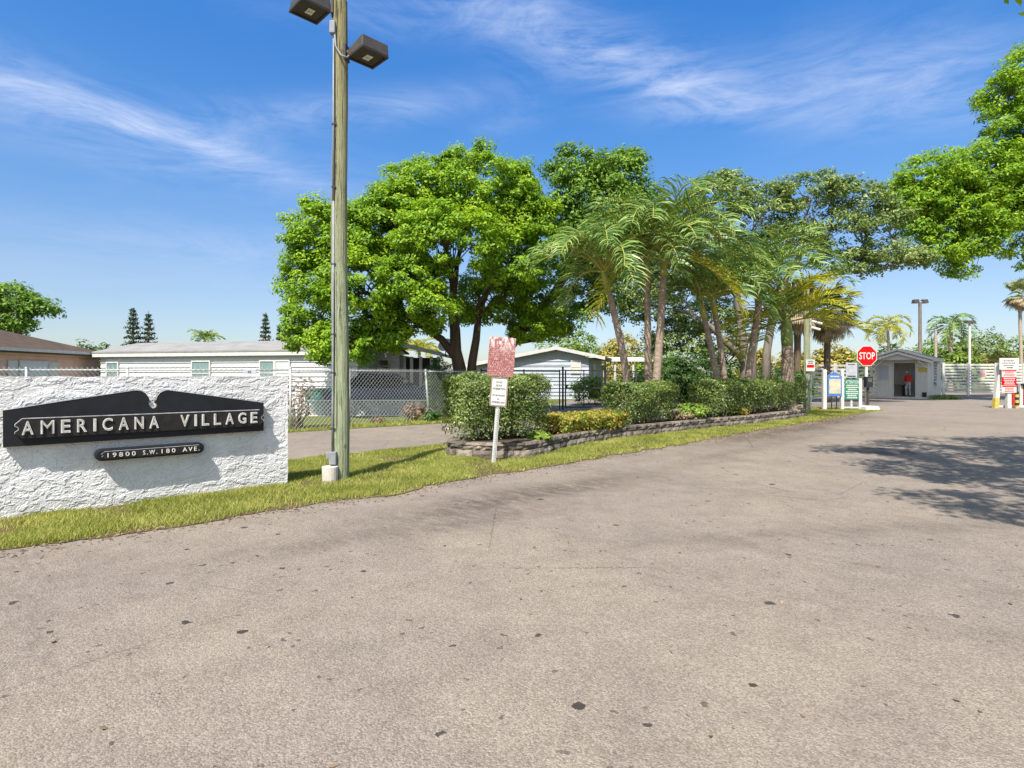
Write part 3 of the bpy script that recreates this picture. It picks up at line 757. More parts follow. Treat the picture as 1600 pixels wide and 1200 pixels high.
# ================================================================== entrance wall and sign
WA = (-3.09, 7.94); WD = (.741, .672); wn = (WD[1], -WD[0])
def wall(s, z, o=0.0): return (WA[0]+WD[0]*s+wn[0]*o, WA[1]+WD[1]*s+wn[1]*o, z)   # s runs to the right, 0 at the wall's end
def on_wall(px, py, off):          # pixel of the photograph to (s, z) on the plane off in front of the wall
    dx, dz = (px-CX)/F, (HY-py)/F; bx, by = WA[0]+wn[0]*off, WA[1]+wn[1]*off
    # t*(dx,1) = b + WD*s
    den = dx*WD[1]-WD[0]; t = (bx*WD[1]-by*WD[0])/den; s = (t*1 - by)/WD[1]
    return s, CAMZ+dz*t
def stucco_wall():
    root = thing('stucco_wall', 'rough white stucco entrance wall standing in the grass verge', 'wall', wall(-1.6, 0))
    L, H, st = 4.6, 1.5, .0085
    ns, nz = int(L/st), int(H/st); th = .24
    me_v, me_f = [], []
    for i in range(ns+1):
        s = -L + L*i/ns
        for j in range(nz+1):
            z = H*j/nz
            q = Vector((s*5.2, z*8.6, 0)); wv = mnoise.noise(q*.8+Vector((5, 2, 1)))
            n1 = mnoise.noise(q*1.15 + Vector((wv*1.3, wv*.9, 3.1)))*.62 + mnoise.noise(q*2.3+Vector((wv, 1, 8)))*.42 + mnoise.noise(q*5.1)*.18
            a = n1*3.1; fl = math.floor(a); fr_ = a-fl
            stp = fl + min(1.0, max(0.0, (fr_-.88)/.12)); h = .0056*stp - .007*n1 + .0016*mnoise.noise(q*9) + .0012*mnoise.noise(q*22)
            e = min(1, (-s)/.03, (H-z)/.03, max(0, s+L)/.03); e = max(0, e)
            jg = mnoise.noise(Vector((s*7, z*7, 2)))*.010; s_, z_ = (s+jg*(s > -.001)), (z+jg*.8*(z > H-.001)); me_v.append(wall(s_, z_, h*(.35+.65*e)*1.25))
    for i in range(ns):
        for j in range(nz):
            a = i*(nz+1)+j; me_f.append((a, a+nz+1, a+nz+2, a+1))
    mb = MB(); mb.v, mb.f = me_v, me_f
    # back, top and ends
    B = [wall(-L, 0, -th), wall(-.006, 0, -th), wall(-.006, H-.006, -th), wall(-L, H-.006, -th)]; Fv = [wall(-L, 0, -.004), wall(-.006, 0, -.004), wall(-.006, H-.006, -.004), wall(-L, H-.006, -.004)]
    mb.add(B+Fv, [(1, 0, 3, 2), (3, 7, 6, 2), (1, 2, 6, 5), (0, 4, 7, 3)])
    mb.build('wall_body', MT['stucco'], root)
    # the rest of the wall, outside the picture
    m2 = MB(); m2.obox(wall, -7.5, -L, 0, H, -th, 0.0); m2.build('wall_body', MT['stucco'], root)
stucco_wall()

def entrance_sign():
    root = thing('entrance_sign', 'black wooden village name sign with raised white letters on the stucco wall', 'sign', wall(-1.6, .9, .05))
    OB = .085
    outline = [(4.6,641),(4.6,699),(412,673),(412,629),(262,609),(256,610.5),(250,613.5),(246,619),(243.3,625.5),(242.6,630),(244.6,628.5),(246,633),(243.8,637.5),(239,640),(234,637),(231,631),(230.5,625.5),(232.5,627),(234.5,628),(233.8,624.5),(231.5,619.5),(227,613.8),(221,610.5),(214,609.6),(207,610)]
    poly = [on_wall(x, y, OB) for x, y in outline]
    mb = MB(); mb.prism(poly, wall, .012, OB); mb.build('board', MT['black'], root)
    # pale rim along the top edges, an edge highlight painted on
    rim = MB()
    top = [(4.6,641),(100,626),(207,610),(214,609.6),(221,610.5),(227,613.8),(231.5,619.5),(233.8,624.5)]
    top2 = [(243.3,625.5),(246,619),(250,613.5),(256,610.5),(262,609),(340,619.3),(412,629)]
    for tp in (top, top2):
        for a, b in zip(tp, tp[1:]):
            (s0, z0), (s1, z1) = on_wall(*a, OB), on_wall(*b, OB)
            w = .0045
            rim.hexa([wall(s0, z0-w, OB+.004), wall(s1, z1-w, OB+.004), wall(s1, z1-w, OB-.03), wall(s0, z0-w, OB-.03)],
                     [wall(s0, z0+.003, OB+.004), wall(s1, z1+.003, OB+.004), wall(s1, z1+.003, OB-.03), wall(s0, z0+.003, OB-.03)])
    rim.build('rim', MT['edge'], root)
    heart = MB(); heart.prism([on_wall(x, y, .05) for x, y in [(231.5,628),(234,629.5),(237.5,627),(241,630.5),(244.8,630),(245,634),(242.8,637),(239,638.6),(234.5,636.2),(232,632)]], wall, .012, .06)
    heart.build('tulip_ornament', MT['silver'], root, bevel=.004)
    ON = .135
    def npl(px, py): return on_wall(px, py, ON)
    s0, s1 = npl(21,668)[0], npl(413.5,652)[0]
    zt = npl(60,652.5)[1]; zb = npl(60,685)[1]
    sr = npl(402,641)[0]; zt2 = npl(395,641.5)[1]; zb2 = npl(395,665.5)[1]
    zt, zb = (zt+zt2)/2, (zb+zb2)/2; h = zt-zb
    e = .075
    def ends(s0, s1, zb, zt, e):
        h = zt-zb
        return [(s0+e*.9, zb), (s1-e*.9, zb), (s1-e*.15, zb+h*.27), (s1-e*.15, zb+h*.36), (s1-e*.45, zb+h*.42), (s1-e*.55, zb+h*.5), (s1-e*.45, zb+h*.58), (s1-e*.15, zb+h*.64), (s1-e*.15, zb+h*.73), (s1-e*.9, zt),
                (s0+e*.9, zt), (s0+e*.15, zb+h*.73), (s0+e*.15, zb+h*.64), (s0+e*.45, zb+h*.58), (s0+e*.55, zb+h*.5), (s0+e*.45, zb+h*.42), (s0+e*.15, zb+h*.36), (s0+e*.15, zb+h*.27)]
    pl = ends(s0, s1, zb, zt, e)
    mb = MB(); mb.prism(pl, wall, OB+.001, ON); plate = mb.build('nameplate', MT['black_worn'], root, bevel=.004)
    rb = MB()
    for i in list(range(9, 17)) + [2, 3, 4, 5, 6, 7]:
        a, b = pl[i], pl[(i+1) % len(pl)]
        rb.tube([wall(a[0], a[1], ON-.002), wall(b[0], b[1], ON-.002)], .006 if i == 9 else .0042, 6)
    rb.build('rim', MT['edge'], plate)
    # letters: each word set between the places measured on the photograph
    L0, L1 = npl(34,672)[0], npl(401.5,652)[0]
    za, zb_ = zb+h*.20, zb+h*.87
    word = 'AMERICANA VILLAGE'
    widths = {'I': .22, ' ': 1.0, 'M': 1.0, 'L': .70, 'E': .72, 'V': .86, 'R': .78, 'N': .80, 'C': .84, 'G': .84}
    tot = sum(widths.get(c, .84)+.52 for c in word)-.52; u = (L1-L0)/tot; s = L0
    for c in word:
        w = widths.get(c, .84)*u
        if c != ' ':
            lt = MB(); put_text(lt, c, wall, s, s+w, za, zb_, ON, .016, .018 if c not in 'IM' else .0); k = len(lt.f)
            put_text(lt, c, wall, s+.010, s+w-.010, za+.008, zb_-.008, ON+.008, .0095, -.024)
            lo = lt.build('letter', [MT['silver'], MT['inlay']], plate)
            for f in lo.data.polygons[k:]: f.material_index = 1
        s += w+.52*u
    # the address plate below
    OA = .12
    c0 = on_wall(148.5,708,OA); c1 = on_wall(319.5,695,OA); za0 = on_wall(235,697,OA); zb0 = on_wall(235,714.5,OA)
    z0, z1 = zb0[1], za0[1]; hh = (z1-z0)/2; zc = (z0+z1)/2
    def stadium(s0, s1, zc, r): return [(s1-r+r*math.cos(a), zc+r*math.sin(a)) for a in [(-.5+i/10)*math.pi for i in range(11)]] + [(s0+r+r*math.cos(a), zc+r*math.sin(a)) for a in [(.5+i/10)*math.pi for i in range(11)]]
    mb = MB(); mb.prism(stadium(c0[0], c1[0], zc, hh), wall, .012, OA); ap = mb.build('address_plate', MT['black'], root, bevel=.012)
    inn = ends(c0[0]+.05, c1[0]-.03, zc-hh*.72, zc+hh*.62, .04)
    mb = MB(); mb.prism(inn, wall, OA+.001, OA+.02); mb.build('panel', MT['black_worn'], ap, bevel=.003)
    rb = MB()
    for i in [9]+list(range(10, 16)):
        a, b = inn[i], inn[(i+1) % len(inn)]; rb.tube([wall(a[0], a[1], OA+.018), wall(b[0], b[1], OA+.018)], .0035 if i == 9 else .0022, 6)
    rb.build('rim', MT['edge'], ap)
    lt = MB(); zl, zh = zc-hh*.42, zc+hh*.34
    def seg(t, x0, y0, x1, y1): 
        a, b = on_wall(x0, y0, OA+.02)[0], on_wall(x1, y1, OA+.02)[0]
        put_text(lt, t, wall, a, b, zl, zh, OA+.02, .007, .008, 1.5)
    seg('19800', 168, 708, 212, 705); seg('S.W.', 223.5, 703, 245.5, 702); seg('180', 252.5, 701, 274, 700); seg('AVE.', 285.5, 699, 311.5, 697)
    lt.build('lettering', MT['silver'], ap)
entrance_sign()

# ================================================================== floodlight pole
def lamp_pole():
    bx, by = -2.49, 8.33; H = 6.92
    root = thing('floodlight_pole', 'tall green weathered wooden pole with two floodlights beside the stucco wall', 'lamp post', (bx, by, 0))
    mb = MB(); pts, rad = [], []
    for i in range(29):
        z = -.1 + (H+.1)*i/28; pts.append((bx+.012*math.sin(z*1.3), by, z)); rad.append((.132-.034*i/28)*(1+.012*math.sin(i*2.1)))
    mb.tube(pts, rad, 20); mb.build('pole', MT['pole'], root, smooth=False)
    cam_d = np.array([-bx, -by])/math.hypot(bx, by); left = np.array([-cam_d[1]*-1, cam_d[0]*-1]); left = np.array([cam_d[1], -cam_d[0]])
    if left[0] > 0: left = -left
    def side(z, a, b): 
        r = .132-.034*z/H + .014; q = (left*a + cam_d*b); q = q/np.linalg.norm(q)*r; return (bx+q[0], by+q[1], z)
    mb = MB(); mb.tube([side(z, .68, .73) for z in (.42, 1.2, 2.4, 4.0)] , .017, 8); mb.tube([side(z, .72, .69) for z in (4.0, 6.4)], .015, 8); mb.build('conduit', MT['conduit'], root, smooth=True)
    mb = MB(); mb.tube([side(z, .62+.05*math.sin(z*2.3), .80) for z in np.linspace(.5, 6.4, 24)], .007, 6); mb.build('cable', MT['cable'], root)
    for z in (.75, 1.55, 2.1, 3.1, 4.2, 5.1):
        mb = MB(); p = side(z, .66, .76); mb.box(p[0]-.032, p[0]+.032, p[1]-.014, p[1]+.02, z-.012, z+.012); mb.build('strap', MT['cable'], root)
    p = side(.36, .62, .9); mb = MB(); mb.box(p[0]-.055, p[0]+.045, p[1]-.06, p[1]+.03, .25, .43); mb.box(p[0]-.10, p[0]-.055, p[1]-.04, p[1]+.02, .33, .42); mb.build('meter_box', MT['conduit'], root, bevel=.008)
    q = side(.1, .55, .9); mb = MB(); mb.tube([(q[0]-.045, q[1]-.05, 0), (q[0]-.045, q[1]-.05, .23)], [.105, .112], 20); mb.build('concrete_collar', MT['concrete'], root, bevel=.008)
    jb = side(6.46, .75, .66); mb = MB(); mb.box(jb[0]-.045, jb[0]+.035, jb[1]-.06, jb[1]+.03, 6.38, 6.56); mb.build('junction_box', MT['conduit'], root, bevel=.01)
    mb = MB(); j2 = (jb[0]+.02, jb[1]-.03, 6.42)
    mb.tube([j2, (bx-.02, by-.13, 6.20), (bx+.06, by-.15, 6.06), (bx+.14, by-.13, 6.04), (bx+.19, by-.06, 6.13)], .014, 7); mb.build('flexible_conduit', MT['conduit'], root, smooth=True)
    def flood(cx, cy, z, tilt_sign):
        # square shoebox head turned with its corner towards the road
        e1 = Vector((.707, .707, 0)); e2 = Vector((-.707, .707, 0)); c = Vector((cx, cy, z)); hs = .215
        fr = lambda a, b, h: tuple(c + e1*a + e2*b + Vector((0, 0, h)))
        hb = MB(); hb.hexa([fr(-hs,-hs,0), fr(hs,-hs,0), fr(hs,hs,0), fr(-hs,hs,0)], [fr(-hs*.96,-hs*.96,.17), fr(hs*.96,-hs*.96,.17), fr(hs*.9,hs*.9,.13), fr(-hs*.9,hs*.9,.13)])
        head = hb.build('floodlight_head', MT['bronze'], root, bevel=.012)
        f = MB(); 
        for a0, a1, b0, b1 in ((-hs,hs,-hs,-hs+.035), (-hs,hs,hs-.035,hs), (-hs,-hs+.035,-hs+.035,hs-.035), (hs-.035,hs,-hs+.035,hs-.035)):
            f.hexa([fr(a0,b0,-.022), fr(a1,b0,-.022), fr(a1,b1,-.022), fr(a0,b1,-.022)], [fr(a0,b0,-.001), fr(a1,b0,-.001), fr(a1,b1,-.001), fr(a0,b1,-.001)])
        f.build('frame', MT['bronze_dark'], head, bevel=.004)
        l = MB(); l.hexa([fr(-.17,-.17,-.006), fr(.17,-.17,-.006), fr(.17,.17,-.006), fr(-.17,.17,-.006)], [fr(-.17,-.17,-.0005), fr(.17,-.17,-.0005), fr(.17,.17,-.0005), fr(-.17,.17,-.0005)])
        l.build('cover', MT['bronze_dark'], head)
        for b0 in (-.068, .008):
            g = MB()
            for k in range(3): g.hexa([fr(-.045+.034*k, b0, -.014), fr(-.018+.034*k, b0, -.014), fr(-.018+.034*k, b0+.06, -.014), fr(-.045+.034*k, b0+.06, -.014)], [fr(-.045+.034*k, b0, -.007), fr(-.018+.034*k, b0, -.007), fr(-.018+.034*k, b0+.06, -.007), fr(-.045+.034*k, b0+.06, -.007)])
            g.build('led_panel', MT['led'], head)
        ar = MB(); pz = z+.08; d = (c - Vector((bx, by, z))).normalized(); far = c - d*(hs*1.15)
        ar.tube([(bx+d.x*.09, by+d.y*.09, pz), tuple(far + Vector((0, 0, .08)))], .045, 10)
        ar.obox(lambda s, zz, o: tuple(Vector((bx, by, 0)) + d*o + Vector((-d.y, d.x, 0))*s + Vector((0, 0, zz))), -.07, .07, pz-.11, pz+.11, .085, .12)
        ar.build('arm', MT['bronze_dark'], root, bevel=.004)
    flood(-2.07, 8.26, 6.08, 1); flood(-2.90, 8.26, 6.74, -1)
lamp_pole()

# ================================================================== road sign at the planter
def do_not_block():
    bx, by = P(771, 725); root = thing('sign_post', 'leaning galvanised post with a faded red sign above a white do not block sign', 'sign', (bx, by, 0))
    ln = Vector((.075, .03, 1)).normalized(); xr = Vector((1, 0, -.075)).normalized(); nf = xr.cross(ln)
    def fr(s, z, o=0.0): return tuple(Vector((bx, by, 0)) + xr*s + ln*z - nf*-o)
    def fr(s, z, o=0.0): return tuple(Vector((bx, by, 0)) + xr*s + ln*z + nf*(-o if nf.y > 0 else o))
    mb = MB(); mb.obox(fr, -.012, .012, -.05, 2.17, -.012, -.007); mb.obox(fr, -.036, -.012, -.05, 2.17, -.040, -.030); mb.obox(fr, .012, .036, -.05, 2.17, -.040, -.030)
    mb.hexa([fr(-.017,-.05,-.035), fr(-.012,-.05,-.035), fr(-.012,-.05,-.008), fr(-.017,-.05,-.008)], [fr(-.017,2.17,-.035), fr(-.012,2.17,-.035), fr(-.012,2.17,-.008), fr(-.017,2.17,-.008)])
    mb.hexa([fr(.012,-.05,-.035), fr(.017,-.05,-.035), fr(.017,-.05,-.008), fr(.012,-.05,-.008)], [fr(.012,2.17,-.035), fr(.017,2.17,-.035), fr(.017,2.17,-.008), fr(.012,2.17,-.008)])
    post = mb.build('post', MT['steel'], root)
    hl = MB()
    for i in range(52): hl.obox(fr, -.005, .005, .06+.04*i, .075+.04*i, -.0065, -.0055)
    hl.build('bolt_hole', MT['sign_black'], post)
    def rrect(s0, s1, z0, z1, r): return [(cx+r*math.cos(a), cz+r*math.sin(a)) for cx, cz, a0 in ((s1-r, z0+r, -90), (s1-r, z1-r, 0), (s0+r, z1-r, 90), (s0+r, z0+r, 180)) for a in [R(a0+15*i) for i in range(7)]]
    mb = MB(); mb.prism(rrect(-.228, .228, 1.505, 2.18, .03), fr, .0, .004); rs = mb.build('red_sign', MT['faded_red'], root)
    mb = MB(); 
    for s, z in ((0, 2.12), (0, 1.56)): mb.tube([fr(s, z, .003), fr(s, z, .010)], .011, 8)
    mb.build('bolt', MT['steel'], rs)
    z0, z1 = .985, 1.485
    mb = MB(); mb.prism(rrect(-.148, .148, z0, z1, .025), fr, .0, .004); ws = mb.build('white_sign', MT['sign_white'], root)
    for k in (1,):
        rim = MB(); o = rrect(-.148, .148, z0, z1, .025); i = rrect(-.134, .134, z0+.014, z1-.014, .018); n = len(o)
        rim.add([fr(a, b, .0055) for a, b in o]+[fr(a, b, .0055) for a, b in i], [(j, (j+1) % n, (j+1) % n+n, j+n) for j in range(n)]); rim.build('border', MT['brown_rim'], ws)
        rim = MB(); o = rrect(-.131, .131, z0+.017, z1-.017, .018); i = rrect(-.125, .125, z0+.023, z1-.023, .016)
        rim.add([fr(a, b, .0055) for a, b in o]+[fr(a, b, .0055) for a, b in i], [(j, (j+1) % n, (j+1) % n+n, j+n) for j in range(n)]); rim.build('border', MT['sign_black'], ws)
    t = MB()
    for w, a, b, z in (('DO NOT', -.055, .055, 1.385), ('BLOCK', -.052, .052, 1.33), ('INTERSECTION', -.11, .11, 1.272), ('NO BLOQUEAR', -.11, .11, 1.158), ('LA', -.02, .02, 1.10), ('INTERSECCION', -.11, .11, 1.04)):
        put_text(t, w, fr, a, b, z, z+.034, .0045, .002, .025)
    t.build('lettering', MT['sign_black'], ws)
do_not_block()

# ================================================================== planter: retaining wall of split blocks
def planter():
    root = thing('stone_planter', 'low curved retaining wall of rough brown blocks round the hedges', 'planter', (PF[2][0], PF[2][1], 0))
    rng = random.Random(8); mb = MB()
    def resample(path, step, off):
        out = []; acc = off; tot = 0
        for a, b in zip(path, path[1:]):
            L = math.hypot(b[0]-a[0], b[1]-a[1])
            while acc <= tot+L:
                t = (acc-tot)/L; out.append((a[0]+(b[0]-a[0])*t, a[1]+(b[1]-a[1])*t)); acc += step
            tot += L
        return out
    path = [PR[-1], (-1.28, 11.2)] + PF + [PR[0]]
    for course, (z0, z1, off, inset) in enumerate(((-.02, .155, 0, 0), (.157, .285, .2, .025))):
        pts = resample(path, .40, off)
        for a, b in zip(pts, pts[1:]):
            d = Vector((b[0]-a[0], b[1]-a[1], 0)); L = d.length; d.normalize(); n = Vector((d.y, -d.x, 0)); g = .006
            a3 = Vector((a[0], a[1], 0)); ns, nz = 5, 3; th = .22
            grid = []
            for i in range(ns+1):
                for j in range(nz+1):
                    edge = (i in (0, ns)) or (j in (0, nz))
                    o = -inset + (.0 if edge else .022+rng.uniform(-.014, .018)); 
                    p = a3 + d*(g+(L-2*g)*i/ns) + n*o + Vector((0, 0, z0+(z1-z0)*j/nz))
                    if edge: p += n*rng.uniform(-.014, .004)
                    grid.append(tuple(p))
            k = len(mb.v); mb.v += grid
            for i in range(ns):
                for j in range(nz):
                    q = k+i*(nz+1)+j; mb.f.append((q, q+nz+1, q+nz+2, q+1))
            # back edge, top, ends share the front's rim so that a block is one island
            bk = len(mb.v)
            for s, z in ((g, z0), (L-g, z0), (L-g, z1), (g, z1)): mb.v.append(tuple(a3+d*s-n*(inset+th)+Vector((0, 0, z))))
            top = [k+i*(nz+1)+nz for i in range(ns+1)]; lef = [k+j for j in range(nz+1)]; rig = [k+ns*(nz+1)+j for j in range(nz+1)]
            mb.f.append(tuple(top[::1])+(bk+2, bk+3)); mb.f.append(tuple(lef)+(bk+3, bk)); mb.f.append(tuple(rig[::-1])+(bk+1, bk+2)); mb.f.append((bk, bk+3, bk+2, bk+1))
    mb.build('retaining_wall', MT['block'], root)
    m2 = MB()
    for a, b in zip(PR, PR[1:]):
        fr, L = frame(a, b); m2.obox(fr, 0, L, -.02, .30, -.2, 0)
    m2.build('rear_edging', MT['concrete'], root)
planter()

HG = 'clipped hedges in the stone planter'
hedge('hedge', 'tall clipped hedge behind the leaning sign post at the planter corner', [(-.86,11.45), (-.3,11.75), (.16,12.1)], .60, .24, 1.56, 34000, .056, MT['hedge'], 21, HG, .84)
hedge('hedge', 'clipped hedge with bare stems below the pair of grey palm trunks', [(2.95,15.05), (3.95,15.95)], .55, .24, 1.36, 21000, .06, MT['hedge'], 22, HG, .7)
hedge('hedge', 'long flat topped hedge in front of the leaning palms near the notice board', [(6.0,17.5), (8.2,19.6), (10.4,21.7)], .56, .26, 1.40, 32000, .074, MT['hedge'], 23, HG, .8, stems=16)
hedge('flower_bed', 'low yellow and orange shrub bed between the two front hedges', [(1.0,12.75), (2.3,14.05)], .46, .24, .66, 9000, .085, MT['croton'], 24, None, .95, cat='shrub', stems=5)
bush('low_shrub', 'small yellow green shrub at the foot of the second hedge', (5.15,16.55,.25), (.5,.4,.24), 2600, .10, .16, MT['hedge_light'], 31)
bush('low_shrub', 'thin brownish ground shrub beside the second hedge', (4.75,16.3,.25), (.4,.35,.13), 1100, .08, .14, MT['dry'], 32)
bush('low_shrub', 'yellow leaved tuft in the gap of the long hedge', (7.15,18.2,.25), (.32,.3,.18), 1100, .10, .14, MT['croton'], 33)
bush('fern', 'bright green fern tuft by the dark blocks of the planter', (.5,11.15,.25), (.22,.18,.10), 700, .10, .1, MT['hedge_light'], 34, cat='fern')

# ================================================================== chain link fence and the black one
def chain(mb, fr, L, H, sp, r):
    n = int((L+H)/sp)+1
    for fam in (1, -1):
        for i in range(n):
            c = i*sp
            a = (max(0, c-H), min(H, c)); b = (min(L, c), max(0, c-L))
            if fam < 0: a, b = (L-a[0], a[1]), (L-b[0], b[1])
            o = .004*fam
            (s0, z0), (s1, z1) = a, b
            if abs(s1-s0) < .01: continue
            k = r*.75
            mb.add([fr(s0-k, z0-fam*0+k*-1*0, o), fr(s0+k, z0, o), fr(s0, z0, o+r), fr(s1-k, z1, o), fr(s1+k, z1, o), fr(s1, z1, o+r)], [(0,1,4,3), (1,2,5,4), (2,0,3,5)])
def chain_fence(name, label, pts, H, posts, m_post, m_wire, sp=.135, r=.0045, barbs=True, pr=.03):
    root = thing(name, label, 'fence', (*pts[0], 0)); mw = MB(); ra = MB()
    for a, b in zip(pts, pts[1:]):
        fr, L = frame(a, b)
        f2 = lambda s, z, o=0.0: fr(s, z+.03, o)
        chain(mw, f2, L, H, sp, r)
        ra.tube([fr(0, H-.03, -.03), fr(L, H-.03, -.03)], .021, 8)
        if barbs:
            for i in range(int(L/(sp))):
                s = (i+.5)*sp; mw.add([fr(s-.03, H, 0), fr(s-.024, H, .004), fr(s+.022, H+.075, 0)], [(0,1,2)]); mw.add([fr(s+.03, H, .004), fr(s+.024, H, .008), fr(s-.022, H+.075, .004)], [(0,1,2)])
    mw.build('wire_mesh', m_wire, root); ra.build('top_rail', m_post, root, smooth=True)
    for x, y, lean in posts:
        p = MB(); p.tube([(x, y, -.05), (x+lean, y, H+.02)], pr, 10); p.tube([(x+lean, y, H+.02), (x+lean, y, H+.05)], [pr*1.25, pr*.5], 10); p.build('post', m_post, root, smooth=True)
chain_fence('chain_link_fence', 'galvanised chain link fence behind the stucco wall and the wooden pole', [(-16,15.2), (-6.0,15.6), (-2.87,19.9), (-1.2,22.3)], 1.70,
            [(SX(198,15.3), 15.33, 0), (-6.0,15.6,0), (SX(547,17.5),17.5,-.03), (-2.87,19.9,-.12), (-12.9,15.3,0)], MT['steel'], MT['wire'])
chain_fence('black_fence', 'thin black wire fence behind the tall clipped hedge', [(-1.2,22.4), (2.15,26.0)], 1.75, [(-1.2,22.4,0), (.5,24.2,0), (2.15,26.0,0)], MT['dark_metal'], MT['dark_metal'], .16, .003, False)
def black_gate():
    root = thing('black_gate', 'black steel frame gate across the driveway', 'gate', (2.4, 26.05, 0)); y = 26.05
    fr, L = frame((2.42, y), (4.08, y))
    mb = MB()
    for s in (0, L): mb.obox(fr, s-.03, s+.03, .06, 1.80, -.03, .03)
    for z in (.08, .95, 1.74): mb.obox(fr, .032, L-.032, z, z+.05, -.022, .022)
    mb.obox(fr, L/2-.022, L/2+.022, .13, .948, -.02, .02); mb.obox(fr, L/2-.022, L/2+.022, 1.002, 1.738, -.02, .02)
    lf = mb.build('gate_leaf', MT['dark_metal'], root)
    w = MB(); chain(w, lambda s, z, o=0: fr(s, z+.1, o), L, 1.64, .16, .003); w.build('wire_mesh', MT['dark_metal'], lf)
    for s in (-.12, L+.14):
        p = MB(); p.tube([fr(s, -.05), fr(s, 1.95)], .045, 10); p.build('gate_post', MT['dark_metal'], root)
    h = MB(); h.box(*[c for c in (fr(0, 0)[0]+.02, fr(0, 0)[0]+.09, y-.06, y-.02, .98, 1.1)]); h.build('latch', MT['dark_metal'], root)
black_gate()
chain_fence('black_fence', 'thin black wire fence running right from the steel gate', [(4.3,26.1), (7.2,27.6)], 1.75, [(5.8,26.9,0), (7.2,27.6,0)], MT['dark_metal'], MT['dark_metal'], .16, .003, False)
fx = SX(390,15.5)
fr, L = frame((fx-.16, 15.48), (fx+.18, 15.48)); root = thing('number_sign', 'small grey plate numbered 45 on the chain link fence', 'sign', (fx, 15.48, 1.6))
mb = MB(); mb.obox(fr, 0, L, 1.545, 1.69, 0, .012); mb.build('plate', MT['sign_grey'], root)
mb = MB(); put_text(mb, '45', fr, .12, .22, 1.585, 1.65, .0125, .003, .02); mb.build('lettering', MT['sign_black'], root)

# ================================================================== houses
def siding(mb, fr, s0, s1, z0, z1, o=0.0, board=.16, lip=.018):
    z = z0
    while z < z1-1e-3:
        t = min(z+board, z1)
        mb.add([fr(s0, z, o+lip), fr(s1, z, o+lip), fr(s1, t, o), fr(s0, t, o), fr(s0, z, o), fr(s1, z, o)], [(0,1,2,3), (4,5,1,0)])
        z = t
def gable_siding(mb, fr, pts, board=.16, lip=.018):
    """boards clipped to a gable outline given as (s_left(z), s_right(z)) samples"""
    zs = [p[0] for p in pts]
    def sl(z, k):
        for a, b in zip(pts, pts[1:]):
            if a[0] <= z <= b[0]: t = (z-a[0])/(b[0]-a[0]+1e-9); return a[k]+(b[k]-a[k])*t
        return pts[-1][k]
    z = zs[0]
    while z < zs[-1]-.02:
        t = min(z+board, zs[-1]); a, b, c, d = sl(z, 1), sl(z, 2), sl(t, 2), sl(t, 1)
        mb.add([fr(a, z, lip), fr(b, z, lip), fr(c, t, 0), fr(d, t, 0), fr(a, z, 0), fr(b, z, 0)], [(0,1,2,3), (4,5,1,0)]); z = t
def window(parent, fr, s0, s1, z0, z1, fm, gm, o=.075, bar=True, w=.06):
    mb = MB()
    for a, b, c, d in ((s0-w, s0, z0-w, z1+w), (s1, s1+w, z0-w, z1+w), (s0, s1, z1, z1+w), (s0, s1, z0-w, z0)): mb.obox(fr, a, b, c, d, 0, o+.03)
    f = mb.build('window', fm, parent)
    g = MB(); g.obox(fr, s0, s1, z0, z1, .001, o); g.build('pane', gm, f)
    if bar:
        k = MB(); k.obox(fr, s0, s1, (z0+z1)/2-.018, (z0+z1)/2+.018, o+.001, o+.02); k.build('sash', fm, f)
    return f

